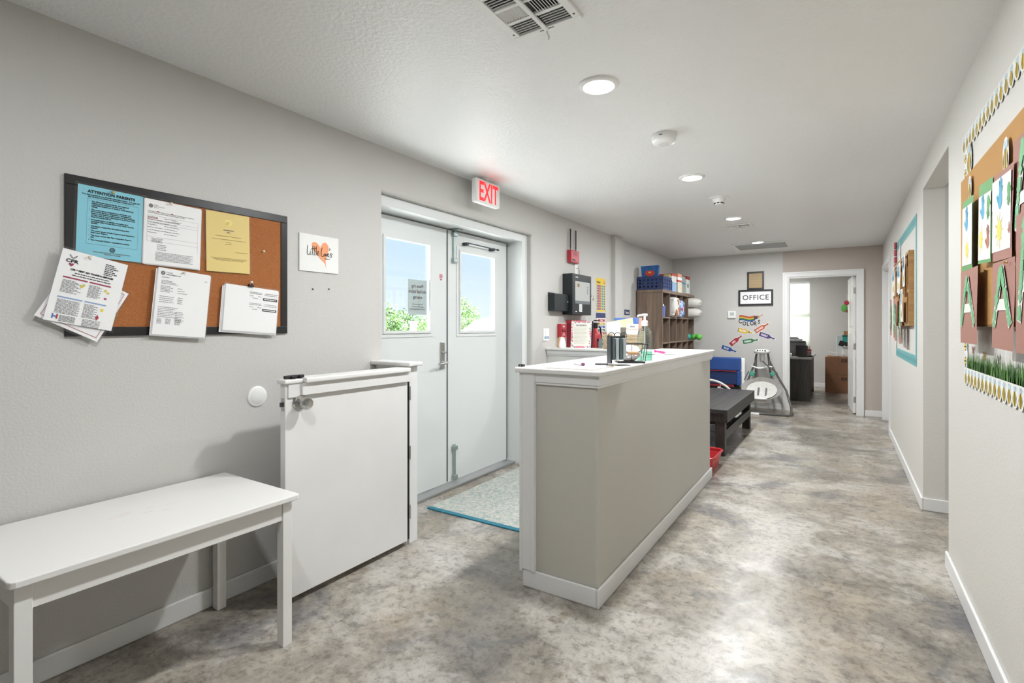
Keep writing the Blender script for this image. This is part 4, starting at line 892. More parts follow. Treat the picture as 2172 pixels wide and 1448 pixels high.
o, wd, hh_ = inb('envelope_bundle', 'thick bundle of plain white envelopes in wicker basket', 'envelopes', -.14, -.02, -.055, .012, .25, .06, M_paper, -.03, .02)
for i in range(3): B('envelope_edge', M_paper, o, (wd / 2 - .006 + i * .004, wd / 2 + .003 + i * .004, -.009 + i * .006, -.006 + i * .006, 0, hh_ - .006 * i))
o, wd, hh_ = inb('notepad', 'white notepad with orange line in wicker basket', 'notepad', .035, .145, -.058, .012, .232, .05, M_paper, .06, .010)
B('orange_line', mat('orange_line', 'd9a066', .6), o, (-wd / 2 + .004, wd / 2 - .004, -.0056, -.0051, hh_ - .050, hh_ - .045)); lines_o = B('heading', M_ink3, o, (-.02, .025, -.0056, -.0051, hh_ - .03, hh_ - .018))
o, wd, hh_ = inb('pale_yellow_folder', 'pale yellow printed card tilted in wicker basket', 'card', -.115, .115, .0, .04, .275, .12, mat('pale_yellow', 'efe8bc', .6), -.16, .003)
B('white_logo', M_paper, o, (-.03, .012, -.0022, -.0016, hh_ - .075, hh_ - .045), bevel=.0002); B('logo_line', mat('orange_line'), o, (-.07, .08, -.0022, -.0016, hh_ - .1, hh_ - .096))
o, wd, hh_ = inb('blue_folder', 'blue folder behind the pale yellow card in basket', 'folder', -.115, .125, .035, .012, .29, .08, mat('folder_blue', '5c7fc4', .5), .0, .006)
o, wd, hh_ = inb('peach_folder', 'peach plastic folder edge at the back of the basket', 'folder', -.02, .145, .06, .012, .292, .05, mat('folder_peach', 'd8a890', .5), .02, .006)
o, wd, hh_ = inb('grey_booklet', 'grey and brown booklet between envelopes and notepad', 'booklet', -.03, .06, -.02, .012, .2, .05, mat('booklet_grey', '8a857d', .6), .0, .006)
B('brown_band', mat('booklet_brown', '54463c', .6), o, (-.043, .043, -.0036, -.0031, .08, .115))
nv = thing('navy_label', 'small navy word card on the wall behind the basket', 'word card', FL(6.62, 1.44)); B('card', mat('navy', '2b3350', .6), nv, (0, .20, 0, .075, 0, .002)); text(nv, 'Today is', .045, .1, .022, .0026, M_paper, 'CENTER', .0008, .9)

# ------------------------------------------------------------------ things on the countertop
ZC = 1.092
o = thing('desk_pad', 'flat pinkish white paper pad lying on the counter end', 'desk pad', (-1.10, 2.325, ZC))
B('pad', mat('pad_paper', 'e9e2e2', .6), o, (-.115, .135, -.135, .135, 0, .006), bevel=.001); B('cardboard_back', mat('pad_card', 'b7a48f', .8), o, (-.1152, .1352, -.1352, .1352, 0, .0015))
o = thing('marker_pen', 'white marker pen with purple cap lying on the paper pad', 'pen', Matrix.Translation((-1.13, 2.385, ZC + .0145)) @ Matrix.Rotation(-.75, 4, 'Z'))
MB().cyl((-.06, 0, 0), (.05, 0, 0), .0075, n=14).build('barrel', M_plastic, o, smooth=True); MB().cyl((.05, 0, 0), (.066, 0, 0), .0078, n=14).build('end_plug', mat('purple_plug', '6a3f60', .5), o, smooth=True); MB().cyl((-.066, 0, 0), (-.06, 0, 0), .0055, n=12).build('tip', M_ink3, o)
o = thing('pen', 'black ballpoint pen lying beside the small wire rack', 'pen', Matrix.Translation((-1.035, 2.46, ZC + .0105)) @ Matrix.Rotation(.5, 4, 'Z'))
MB().cyl((-.035, 0, 0), (.03, 0, 0), .0042, n=10).build('barrel', M_black, o, smooth=True); MB().cyl((.03, 0, 0), (.06, 0, 0), .004, n=10).build('grip', M_ink3, o, smooth=True)
o = thing('key_tag', 'small bunch of clips and brass keys at pad edge', 'keys', Matrix.Translation((-.985, 2.42, ZC)) @ Matrix.Rotation(.3, 4, 'Z'))
MB().tube([(.012 * math.cos(a), .012 * math.sin(a), .0065 + .001) for a in [i * PI / 5 for i in range(10)]], .0014, 6, closed=True).build('ring', M_steel, o)
B('key', M_brass, o, (.012, .045, -.006, .006, .0062, .0085), bevel=.001); B('key', M_steel, o, (-.01, .03, -.028, -.018, .0062, .0085), bevel=.001)
# black flip stand with hanging clear holders
fs = thing('flip_rack', 'black metal flip stand with hanging grey film sleeves', 'display rack', Matrix.Translation((-.985, 2.54, ZC)) @ Matrix.Rotation(TH + .15, 4, 'Z'))
B('upright_plate', M_panel, fs, (-.045, -.036, -.03, .03, 0, .155), bevel=.002); B('foot', M_panel, fs, (-.045, .062, -.03, .03, 0, .004), bevel=.001)
B('back_panel', M_panel, fs, (-.045, .055, .024, .03, .14, .152), bevel=.001)
for k in range(3): MB().tube([(-.03 + .033 * k + .017 * math.cos(a), .0, .155 + .017 * math.sin(a)) for a in [i * PI / 6 for i in range(12)]], .0017, 6, closed=True).build('ring', M_black, fs)
for k in range(4): B('sleeve', mat('film_grey', 'a3aaab', .2) if k % 2 else mat('film_dark', '4c5a5e', .2), fs, (-.034 + k * .021, -.017 + k * .021, -.026 + .004 * k, .02, .03, .143), bevel=.003)
# wire basket with wooden handle and crumpled bags
wb = thing('wire_basket', 'black wire basket with wooden bail handle on the counter', 'basket', Matrix.Translation((-1.003, 2.78, ZC)) @ Matrix.Rotation(.55, 4, 'Z'))
M_wire = mat('black_wire', '1b1c1e', .4, metal=.3)
def rect(a, b_, z): return [(-a, -b_, z), (0, -b_, z), (a, -b_, z), (a, 0, z), (a, b_, z), (0, b_, z), (-a, b_, z), (-a, 0, z)]
B('base_tray', M_wire, wb, (-.075, .075, -.05, .05, 0, .008), bevel=.002)
MB().tube(rect(.085, .06, .105), .0022, 6, closed=True).build('top_rim', M_wire, wb); 
for a_, b_ in ((-1, -1), (1, -1), (1, 1), (-1, 1), (0, -1), (0, 1), (1, 0), (-1, 0)): MB().tube([(a_ * .073, b_ * .048, .006), (a_ * .085, b_ * .06, .105)], .0016, 6).build('side_wire', M_wire, wb)
MB().tube([(-.085, 0, .105), (-.07, -.04, .085), (-.025, -.088, .058), (.025, -.088, .058), (.07, -.04, .085), (.085, 0, .105)], .002, 6).build('bail_wire', M_wire, wb, smooth=True)
MB().cyl((-.028, -.088, .058), (.028, -.088, .058), .0085, n=16).build('wooden_grip', mat('grip_wood', 'b58d62', .5), wb, smooth=True)
def crumple(name, label, M, rx, ry, rz, m, cat, seed, n=18, amp=.22):
    o = thing(name, label, cat, M); r_ = random.Random(seed); mb = MB().ell((0, 0, rz), rx, ry, rz, n, 10)
    mb.v = [tuple(Vector((v[0], v[1], 0)) * (1 + r_.uniform(-amp, amp)) + Vector((0, 0, max(0, rz + (v[2] - rz) * (1 + r_.uniform(-amp, amp)))))) for v in mb.v]
    mb.build('crumpled_film', m, o); return o
M_bag = mat('crumpled_plastic', 'e6e2e4', .3, var=.15, vscale=40)
crumple('plastic_bag', 'crumpled white plastic bag lying inside the black wire basket', Matrix.Translation((-1.003, 2.78, ZC + .009)) @ Matrix.Rotation(.55, 4, 'Z'), .062, .042, .043, M_bag, 'plastic bag', 2)
# sanitizer bottle
sb = thing('sanitizer_bottle', 'clear pump bottle with a little green sanitizer on counter', 'pump bottle', Matrix.Translation((-.985, 2.985, ZC)) @ Matrix.Rotation(TH + .1, 4, 'Z') @ Matrix.Scale(1.16, 4))
def oval(prof, k=.62, n=28):
    mb = MB().lathe(prof, n); mb.v = [(x, y * k, z) for x, y, z in mb.v]; return mb
M_bot = glass_mat('bottle_plastic', (.80, .87, .86), .14); M_gel = glass_mat('green_gel', (.55, .88, .75), .05)
oval([(.036, 0), (.040, .004), (.040, .125), (.034, .150), (.022, .166), (.014, .172), (.014, .180)]).build('bottle', M_bot, sb, smooth=True)
oval([(.034, .003), (.037, .006), (.037, .045), (.036, .046)]).build('gel', M_gel, sb, smooth=True)
MB().lathe([(.0165, .176), (.0165, .200), (.012, .204), (.006, .206), (.006, .228)], 20).build('pump_collar', M_plastic, sb, smooth=True)
MB().tube([(.012, 0, .232), (-.005, 0, .233), (-.034, 0, .229), (-.038, 0, .224)], [.008, .0075, .0055, .005], 10).build('pump_spout', M_plastic, sb, smooth=True); MB().cyl((0, 0, .02), (0, 0, .175), .003, n=8).build('dip_tube', M_plastic, sb, smooth=True)
# pink key bunch
kk = thing('key_bunch', 'bunch of keys on a bright pink wrist coil at counter rear', 'keys', Matrix.Translation((-1.10, 3.66, ZC)) @ Matrix.Rotation(TH, 4, 'Z'))
MB().tube([(.032 * math.cos(i * .35) + .004 * math.cos(i * 2.6), .026 * math.sin(i * .35), .014 + .010 * math.sin(i * .175) ** 2 + .005 * math.sin(i * 2.6)) for i in range(19)], .006, 7).build('pink_coil', mat('hot_pink', 'e0408a', .4), kk, smooth=True)
for k, (xx, yy_, an) in enumerate(((-.06, -.01, .3), (-.07, .005, -.2), (.06, .0, .1), (.085, -.012, -.1))): MB().box(-.025, .025, -.006, .006, 0, .0025).box(-.025, -.008, -.011, .011, 0, .0025).xf(Matrix.Translation((xx, yy_, .0001 + k * .0002)) @ Matrix.Rotation(an, 4, 'Z')).build('key', M_dark if k < 2 else M_steel, kk)

# ------------------------------------------------------------------ cubby shelf with its contents
SX0, SX1, SY0, SY1 = XL + .016, -2.084, 7.067, 8.85
cb = thing('cubby_shelf', 'tall greyed oak cubby shelf with five columns against the wall', 'shelf', (-2.27, 7.96, 0))
Lk = Matrix.Translation((2.27, -7.96, 0))
def kpart(nm, mbx, **k): return mbx.xf(Lk).build(nm, M_shelf, cb, **k)
ROW = [.02, .365, .715, 1.065, 1.420, 1.765]; pitch = (SY1 - SY0 - .05) / 5
kpart('side_panel', MB().box(SX0, SX1, SY0, SY0 + .025, 0, 1.757), bevel=.001); kpart('side_panel', MB().box(SX0, SX1, SY1 - .025, SY1, 0, 1.757), bevel=.001)
kpart('top_board', MB().box(SX0, SX1 + .006, SY0 - .006, SY1 + .006, 1.757, 1.799), bevel=.002); kpart('back_panel', MB().box(SX0, SX0 + .006, SY0 + .025, SY1 - .025, .02, 1.757))
for z in ROW[:-1]: kpart('shelf_board', MB().box(SX0 + .006, SX1 - .002, SY0 + .025, SY1 - .025, z - .02, z))
for r in range(5):
    for k in range(1, 5):
        y = SY0 + .025 + pitch * k; kpart('divider', MB().box(SX0 + .006, SX1 - .003, y - .008, y + .008, ROW[r], ROW[r + 1] - .020 if r < 4 else 1.757))
def cub(col, row): return Vector(((SX0 + SX1) / 2, SY0 + .025 + pitch * (col + .5), ROW[row]))
ST = 1.799
# navy crate with round holes on top
M_navy = mat('navy_plastic', '2a3c6c', .4)
cr = thing('storage_crate', 'navy plastic crate with round holes on top of cubby shelf', 'crate', (-2.265, 7.33, ST))
a, b, h, th = .175, .23, .19, .008
def holed(w, hgt, nx, nz, r, thk):
    mb = MB(); cw_ = w / nx; ch_ = (hgt - .05) / nz
    mb.box(-w / 2, w / 2, -thk / 2, thk / 2, 0, .02); mb.box(-w / 2, w / 2, -thk / 2 - .004, thk / 2 + .004, hgt - .03, hgt)
    N8 = 12
    for i in range(nx):
        for j in range(nz):
            cx_ = -w / 2 + cw_ * (i + .5); cz_ = .02 + ch_ * (j + .5)
            for s_ in (-1, 1):
                inner = [(cx_ + r * math.cos(2 * PI * k / N8), s_ * thk / 2, cz_ + r * math.sin(2 * PI * k / N8)) for k in range(N8)]
                outer = []
                for k in range(N8):
                    ca, sa = math.cos(2 * PI * k / N8), math.sin(2 * PI * k / N8); q = min((cw_ / 2) / max(abs(ca), 1e-6), (ch_ / 2) / max(abs(sa), 1e-6)); outer.append((cx_ + q * ca, s_ * thk / 2, cz_ + q * sa))
                mb.add(inner + outer, [(k, (k + 1) % N8, N8 + (k + 1) % N8, N8 + k) for k in range(N8)])
                # corner fill
                for sx_, sz_ in ((1, 1), (-1, 1), (-1, -1), (1, -1)):
                    c_ = (cx_ + sx_ * cw_ / 2, s_ * thk / 2, cz_ + sz_ * ch_ / 2)
                    cand = sorted(outer, key=lambda p: (p[0] - c_[0]) ** 2 + (p[2] - c_[2]) ** 2)[:2]
                    mb.add([cand[0], c_, cand[1]], [(0, 1, 2)])
            base = len(mb.v)
            mb.add([(cx_ + r * math.cos(2 * PI * k / N8), s_ * thk / 2, cz_ + r * math.sin(2 * PI * k / N8)) for s_ in (-1, 1) for k in range(N8)], [(k, (k + 1) % N8, N8 + (k + 1) % N8, N8 + k) for k in range(N8)])
    return mb
holed(2 * a, h, 6, 3, .014, th).xf(Matrix.Translation((0, -b, 0))).build('front_wall', M_navy, cr); holed(2 * a, h, 6, 3, .014, th).xf(Matrix.Translation((0, b, 0))).build('rear_wall', M_navy, cr)
holed(2 * b, h, 5, 3, .02, th).xf(Matrix.Translation((a, 0, 0)) @ Matrix.Rotation(PI / 2, 4, 'Z')).build('side_wall', M_navy, cr); holed(2 * b, h, 5, 3, .02, th).xf(Matrix.Translation((-a, 0, 0)) @ Matrix.Rotation(PI / 2, 4, 'Z')).build('side_wall', M_navy, cr)
B('crate_floor', M_navy, cr, (-a, a, -b, b, 0, .006))
rr = random.Random(9); toyc = ['d9c9a0', '9fb07a', 'e8e4da', 'c9705f', '6a4a78', 'd9b08a']
for i in range(6):
    q = (-2.265 - .13 + .052 * (i % 6), 7.33 - .14, ST + .007)
    o = thing('toy_block', ['cream toy ball in the navy crate', 'green toy ball in the navy crate', 'white toy ball in the navy crate', 'red toy ball in the navy crate', 'purple toy ball in the navy crate', 'peach toy ball in the navy crate'][i % 6], 'toy', q, 'toy balls in the navy crate')
    MB().ell((0, 0, .06), .0245, .045, .06, 12, 8).build('ball', mat('toy%d' % (i % 6), toyc[i % 6], .5), o, smooth=True); MB().lathe([(.0252, .056), (.0252, .064)], 12).xf(Matrix.Diagonal((1, 1.8, 1, 1))).build('seam', M_paper, o)
# blue gift bag (plain patch instead of its printed emblem)
gb = thing('gift_bag', 'blue gift bag with red and yellow patch standing in crate', 'bag', Matrix.Translation((-2.285, 7.175, ST + .128)) @ Matrix.Rotation(.1, 4, 'Z'))
MB().add([(-.105, -.045, 0), (.105, -.045, 0), (.105, .045, 0), (-.105, .045, 0), (-.125, -.05, .21), (.125, -.05, .215), (.12, .05, .21), (-.12, .05, .205)], [(0, 3, 2, 1), (0, 1, 5, 4), (1, 2, 6, 5), (2, 3, 7, 6), (3, 0, 4, 7)]).build('bag_body', mat('bag_blue', '2560a0', .4, var=.3, vscale=14), gb)
MB().prism([(-.07, .10), (.0, .045), (.075, .10), (.05, .145), (-.045, .145)], .0515, .0525).xf(Matrix.Rotation(PI / 2, 4, 'X')).build('red_patch', mat('patch_red', 'c03a30', .5), gb); MB().disc(.0, .118, .022, .012, z=.0532).xf(Matrix.Rotation(PI / 2, 4, 'X')).build('yellow_patch', mat('patch_yellow', 'd8b84a', .5), gb, flat=True)
o = thing('sticky_note_block', 'yellow paper block sticking up behind the navy crate rim', 'note pad', (-2.145, 7.50, ST + .007)); B('block', mat('note_yellow', 'e4d98f', .6), o, (-.045, .045, -.012, .012, 0, .235), bevel=.002); B('edge_sheet', M_paper, o, (-.046, .046, -.0125, -.0121, .0, .2))
o = thing('clip_tag', 'oval white tag hooked on the corner of navy crate', 'tag', fr((-2.079, 7.53, ST + .16), (0, 1, 0), (0, 0, 1))); MB().disc(0, .02, .022, .036, z=0).build('tag', M_plastic, o, flat=True); MB().disc(0, .025, .006, .010, z=.0006).build('dark_mark', M_dark, o, flat=True)
# boxes and tubs beyond the crate
def tub(name, label, y0, y1, x0, x1, h, parts, cat='box'):
    o = thing(name, label, cat, ((x0 + x1) / 2, (y0 + y1) / 2, ST)); a_, b_ = (x1 - x0) / 2, (y1 - y0) / 2
    for nm, m_, z0_, z1_, inset in parts: B(nm, m_, o, (-a_ + inset, a_ - inset, -b_ + inset, b_ - inset, z0_, z1_), bevel=.006)
    return o
tub('snack_tub', 'red and white lidded tub stack next to navy crate', 7.60, 7.86, -2.30, -2.10, .29, [('lower_tub', mat('tub_blue', '8fb0d4', .4), 0, .135, .004), ('upper_tub', mat('tub_white', 'd9d6d0', .4), .136, .235, .004), ('lid', mat('tub_red', 'c4483f', .4), .2352, .262, 0)])
tub('food_box', 'tall printed white box with green and red bands on shelf', 7.90, 8.13, -2.26, -2.09, .30, [('carton', mat('box_cream', 'd8d2bd', .6, var=.15, vscale=25), 0, .165, .003), ('red_band', mat('tub_red'), .1652, .19, .002), ('white_band', M_paper, .1902, .24, .003), ('top_flap', mat('box_peach', 'd99a80', .6), .2402, .29, .002)])
tub('clear_bin', 'grey clear bin with blue lid standing between shelf boxes', 8.17, 8.39, -2.30, -2.10, .29, [('bin', mat('bin_grey', '9fa39f', .3), 0, .15, .004), ('blue_lid', mat('lid_blue', '4a90b8', .4), .1502, .175, 0), ('upper_bin', mat('bin_grey'), .1752, .27, .004), ('upper_lid', mat('lid_dark', '3c4560', .4), .2702, .285, 0)])
tub('wipes_canister', 'tall white canister with red lid and green circle', 8.46, 8.66, -2.27, -2.10, .30, [('canister', mat('canister_white', 'dfe6e2', .4), .012, .245, .003), ('red_base', mat('tub_red'), 0, .0118, .001), ('red_lid', mat('lid_red', 'a83238', .4), .2452, .295, 0)])
MB().disc(8.53, ST + .14, .035, z=0).xf(fr((-2.0996, 0, 0), (0, 1, 0), (0, 0, 1))).build('green_circle', mat('green_mark', '2f8a4c', .5), None, flat=True)
_g = bpy.data.objects['green_circle']; _w = bpy.data.objects['wipes_canister']; _g.parent = _w; _g.location = -Vector(_w.location)
# in the cubbies
p = cub(0, 4); o = thing('blue_cup', 'blue plastic cup with white tissue in top cubby', 'cup', (p.x + .12, p.y - .02, p.z)); MB().lathe([(.042, 0), (.052, .15), (.052, .153), (.048, .153), (.04, .01)], 24).build('cup', mat('cup_blue', '5a72b8', .4), o, smooth=True); MB().ell((0, 0, .16), .035, .03, .03, 10, 6).build('tissue', M_paper, o)
def diaper_bag(name, label, p, rx, ry, rz, base, spots, seed):
    o = thing(name, label, 'package', p); r_ = random.Random(seed); mb = MB().ell((0, 0, rz), rx, ry, rz, 26, 16, .42)
    mb.v = [tuple(Vector(v) * 1 + Vector((r_.uniform(-.012, .012), r_.uniform(-.012, .012), r_.uniform(-.008, .008)))) for v in mb.v]
    mb.v = [(v[0], v[1], max(0, v[2])) for v in mb.v]; mb.build('wrapper', base, o, smooth=True)
    for k, (yy_, zz_, rr_, mm) in enumerate(spots): MB().ell((rx * .96, yy_, zz_), .012, rr_, rr_ * 1.1, 10, 8).build('printed_patch', mm, o, smooth=True)
p = cub(1, 4); diaper_bag('diaper_pack', 'white diaper package with brown animal print in cubby', (p.x + .13, p.y, p.z), .12, .145, .145, mat('wrap_white', 'd8d6d2', .35), [(-.06, .06, .055, mat('brown_print', '9a6238', .5)), (.02, .22, .04, mat('brown_print')), (.06, .10, .045, mat('brown_print'))], 1)
p = cub(2, 4); diaper_bag('wipes_pack', 'blue and pink wipes package poking out of the middle cubby', (p.x + .13, p.y - .05, p.z), .12, .10, .13, mat('wrap_blue', 'a9b9d8', .35), [(.0, .18, .04, mat('blue_print', '3f6fb0', .5)), (-.05, .12, .03, mat('pink_print', 'c05078', .5)), (.03, .06, .035, mat('blue_print'))], 4)
M_pil = mat('pillow_white', 'd5d2cc', .8, var=.05, vscale=20)
for k, (dz, lab) in enumerate(((.002, 'white pillow stuffed in the end cubby, lower of two'), (.168, 'white pillow stuffed in the end cubby, upper of two'))):
    p = cub(4, 4); o = thing('pillow', lab, 'pillow', (p.x + .15, p.y, p.z + dz), 'pillows in the cubby'); MB().ell((0, 0, .08), .20, .145, .08, 20, 12, .75).build('case', M_pil, o, smooth=True); MB().tube([(.2, -.1, .08), (.205, 0, .082), (.2, .1, .08)], .003, 6).build('seam', M_pil, o)
p = cub(4, 3); o = thing('toy_caterpillar', 'green and teal segmented toy lying in the end cubby', 'toy', (p.x + .12, p.y - .02, p.z - .0))
for k, c_ in enumerate(('2f8a7a', '37a08a', '58b050', '6ac050')): MB().ell((-.06 + .085 * k, .02 * (-1) ** k, .05), .055, .06, .05, 14, 10).build('segment', mat('seg%d' % k, c_, .5), o, smooth=True)

# ------------------------------------------------------------------ far wall signs and stickers
def FFr(x, z, off=0): return fr((x, YF - off, z), (1, 0, 0), (0, 0, 1))
o = thing('framed_certificate', 'small black framed tan certificate above the office sign', 'picture frame', FFr(-1.280, 1.868))
w_, h_ = .243, .284
MB().box(0, w_, 0, .025, 0, .018).box(0, w_, h_ - .025, h_, 0, .018).box(0, .025, .025, h_ - .025, 0, .018).box(w_ - .025, w_, .025, h_ - .025, 0, .018).build('frame', M_blackw, o, bevel=.002)
B('document', mat('tan_paper', 'cdb078', .5), o, (.02, w_ - .02, .02, h_ - .02, .001, .006)); lines(o, [(.08, .17, h_ - .06), (.07, .18, h_ - .08), (.05, .2, h_ - .12), (.05, .2, h_ - .16), (.06, .2, h_ - .2)], mat('brown_ink'), .0065, h=.004); B('glazing', M_clear, o, (.022, w_ - .022, .022, h_ - .022, .009, .010))
o = thing('office_sign', 'white board sign reading OFFICE in black frame', 'sign', FFr(-1.406, 1.618))
w_, h_ = .497, .247
MB().box(0, w_, 0, .026, 0, .03).box(0, w_, h_ - .026, h_, 0, .03).box(0, .026, .026, h_ - .026, 0, .03).box(w_ - .026, w_, .026, h_ - .026, 0, .03).build('frame', M_blackw, o, bevel=.002)
for k in range(5): B('board_plank', M_paper, o, (.024 + k * .0898, .024 + k * .0898 + .0888, .024, h_ - .024, .002, .016))
text(o, 'OFFICE', .115, w_ / 2, .087, .0166, M_ink, 'CENTER', .0006, .98, spacing=1.08)
o = thing('thermostat', 'small white square thermostat with grey screen on far wall', 'thermostat', FFr(-1.573, 1.415)); B('body', M_plastic, o, (0, .125, 0, .118, 0, .025), bevel=.008); B('screen', mat('lcd_grey', 'b9c2c0', .3), o, (.04, .1, .045, .095, .0251, .0256))
# colour stickers
def ribbon(o, name, m, off, z=.0009):
    pts = [(i / 12 * .235, .012 * math.sin(i / 12 * 6.0 + .8) + off) for i in range(13)]; return MB().stroke(pts, .019, z).build(name, m, o, flat=True)
cs = thing('wall_sticker', 'colours wall sticker with rainbow paintbrush stroke and black lettering', 'wall sticker', FFr(-1.40, 1.30))
for k, c_ in enumerate(('c2453c', 'd98a3a', 'e0c64a', '3f8a55', '3a62a8')): ribbon(cs, 'rainbow_stripe', mat('rainbow%d' % k, c_, .6), .145 - k * .0155)
MB().prism([(.225, .09), (.275, .11), (.262, .155), (.215, .14)], 0, .0012).build('bristles', M_dark, cs); MB().prism([(.275, .11), (.298, .118), (.286, .16), (.262, .155)], 0, .0012).build('ferrule', mat('copper', 'b98562', .4), cs); MB().stroke([(.29, .138), (.345, .172)], .010, .001).build('brush_handle', mat('handle_orange', 'c07850', .5), cs, flat=True)
for ch, xx, yy_, an in (('C', .0, .03, .25), ('O', .052, .0, .1), ('L', .115, -.005, .05), ('O', .160, .005, .0), ('R', .215, .005, -.1), ('S', .270, .03, -.15)): text(cs, ch, .088, xx, yy_, .0022, M_ink, 'LEFT', .002, .78, 'letter', an)
def paint(word, col, px0, px1, label, flip=False):
    a_ = PY(*px0, YF); b_ = PY(*px1, YF); d_ = b_ - a_; L_ = d_.length; an = math.atan2(d_.z, d_.x)
    o = thing('wall_sticker', label, 'wall sticker', rot2(FFr(a_.x, a_.z, .0003), an), 'paint tube stickers'); m_ = mat('tube_' + word, col, .55); w2 = .034
    MB().prism([(-.004, -w2 - .004), (L_ * .60, -w2 - .004), (L_ * .72, -.016), (L_ + .004, -.010), (L_ + .004, .014), (L_ * .72, .018), (L_ * .60, w2 + .004), (-.004, w2 + .004)], 0, .0006).build('white_outline', M_paper, o)
    MB().prism([(0, -w2), (L_ * .58, -w2), (L_ * .70, -.012), (L_ * .70, .012), (L_ * .58, w2), (0, w2)], .0007, .0013).build('tube', m_, o)
    B('cap', M_dark, o, (L_ * .70, L_ * .76, -.013, .013, .0007, .0014)); MB().prism([(L_ * .76, -.007), (L_ * .9, -.016), (L_, .008), (L_ * .9, .012), (L_ * .76, .007)], .0007, .0013).build('paint_squirt', m_, o); B('crimp', M_dark, o, (.0, .008, -w2, w2, .0014, .0018))
    text(o, word, .040, L_ * .30, -.014, .002, M_paper, 'CENTER', .0012, .72 if len(word) > 5 else .85)
paint('YELLOW', 'd9b23a', (1565, 699), (1598, 706), 'yellow paint tube sticker under the rainbow lettering')
paint('ORANGE', 'c86038', (1602, 703), (1631, 685), 'orange paint tube sticker slanting up beside the lettering'); paint('PURPLE', '54407c', (1611, 707.5), (1645, 719), 'purple paint tube sticker right of the yellow one')
paint('RED', 'b03038', (1549, 731), (1574, 711), 'red paint tube sticker slanting up left of green one'); paint('GREEN', '2f7a4a', (1576, 725), (1609, 720), 'green paint tube sticker below the yellow one'); paint('BLUE', '2f5596', (1531, 735), (1563, 746), 'blue paint tube sticker above the blue padded mat')

# ------------------------------------------------------------------ black coffee table behind the counter
TX0, TX1, TY0, TY1, TZ = -1.72, -.945, 5.36, 7.20, .47
tb = thing('coffee_table', 'chunky black-stained wooden coffee table behind the counter', 'table', ((TX0 + TX1) / 2, (TY0 + TY1) / 2, 0))
Lt = Matrix.Translation((-(TX0 + TX1) / 2, -(TY0 + TY1) / 2, 0))
def tpart(nm, m, mbx, **k): return mbx.xf(Lt).build(nm, m, tb, **k)
for k in range(5):
    x0 = TX0 + k * (TX1 - TX0) / 5; tpart('top_plank', M_espresso, MB().box(x0 + .0005, x0 + (TX1 - TX0) / 5 - .0005, TY0, TY1, TZ - .04, TZ), bevel=.002)
tpart('skirt', M_espresso, MB().box(TX1 - .035, TX1 - .001, TY0 + .002, TY1 - .002, TZ - .125, TZ - .0405), bevel=.002); tpart('skirt', M_espresso, MB().box(TX0 + .001, TX0 + .035, TY0 + .002, TY1 - .002, TZ - .125, TZ - .0405), bevel=.002)
tpart('end_skirt', M_espresso_v, MB().box(TX0 + .0355, TX1 - .0355, TY0 + .03, TY0 + .06, TZ - .125, TZ - .0405)); tpart('end_skirt', M_espresso_v, MB().box(TX0 + .0355, TX1 - .0355, TY1 - .06, TY1 - .03, TZ - .125, TZ - .0405))
for xx in (TX1 - .125, TX0 + .036):
    for yy_ in (TY0 + .061, TY1 - .151): tpart('leg', M_espresso_v, MB().box(xx, xx + .089, yy_, yy_ + .089, 0, TZ - .0405), bevel=.003)
for xx in (TX1 - .07, TX0 + .036): tpart('stretcher', M_espresso, MB().box(xx, xx + .034, TY0 + .1505, TY1 - .1515, .16, .25), bevel=.002)
tpart('cross_stretcher', M_espresso_v, MB().box(TX0 + .07, TX1 - .0705, (TY0 + TY1) / 2 - .045, (TY0 + TY1) / 2 + .045, .16, .25))
tpart('bracket', M_black, MB().box(TX1 - .126, TX1 - .1251, TY0 + .061, TY0 + .15, TZ - .2, TZ - .126))
# red plastic sled-like toy peeping out behind the counter end
o = thing('toy_bin', 'red plastic toy bin on the floor behind the counter', 'toy bin', (-1.10, 4.93, 0))
pr_ = [(-.15, -.22), (.13, -.22), (.15, -.19), (.15, .19), (.13, .22), (-.15, .22)]
M_rp = mat('red_plastic', 'c8313a', .35)
B('floor_pan', M_rp, o, (-.12, .12, -.19, .19, 0, .01), bevel=.002)
MB().add([(x * .82, y * .86, .0) for x, y in pr_] + [(x, y, .13) for x, y in pr_], [(i, (i + 1) % 6, 6 + (i + 1) % 6, 6 + i) for i in range(6)]).build('side_walls', M_rp, o)
MB().tube([(x, y, .13) for x, y in pr_], .012, 8, closed=True).build('rim', M_rp, o, smooth=True)

# ------------------------------------------------------------------ baby bouncer arc, folded blue mat, infant swing
o = thing('baby_gym', 'white baby play arch with hanging cloud toy behind table', 'baby gym', (-1.62, 7.75, 0))
M_arch = mat('arch_white', 'dcdad4', .35)
pts = [(.42 * math.cos(a), 0, .06 + .46 * math.sin(a)) for a in [i * PI / 16 for i in range(17)]]
MB().tube([(.42, 0, .0)] + pts + [(-.42, 0, 0)], .016, 10).build('arch', M_arch, o, smooth=True)
cl_ = MB().cyl((.16, 0, .41), (.16, 0, .47), .003, n=6).ell((.16, 0, .395), .05, .02, .022, 14, 8).ell((.14, 0, .41), .025, .018, .025, 12, 8).build('cloud_toy', M_arch, o, smooth=True)
B('play_mat', mat('grey_fabric', 'b7b4ae', .9), o, (-.40, .40, -.26, .26, 0, .02), bevel=.008)
M_mat = mat('blue_vinyl', '2a4d8f', .35, var=.12, vscale=7); M_matd = mat('dark_blue_vinyl', '1f3563', .4); M_redv = mat('red_vinyl', 'a03038', .4)
o = thing('folded_mat', 'blue vinyl tumbling mat folded over a rack with red edging', 'mat', (-1.56, 8.62, 0))
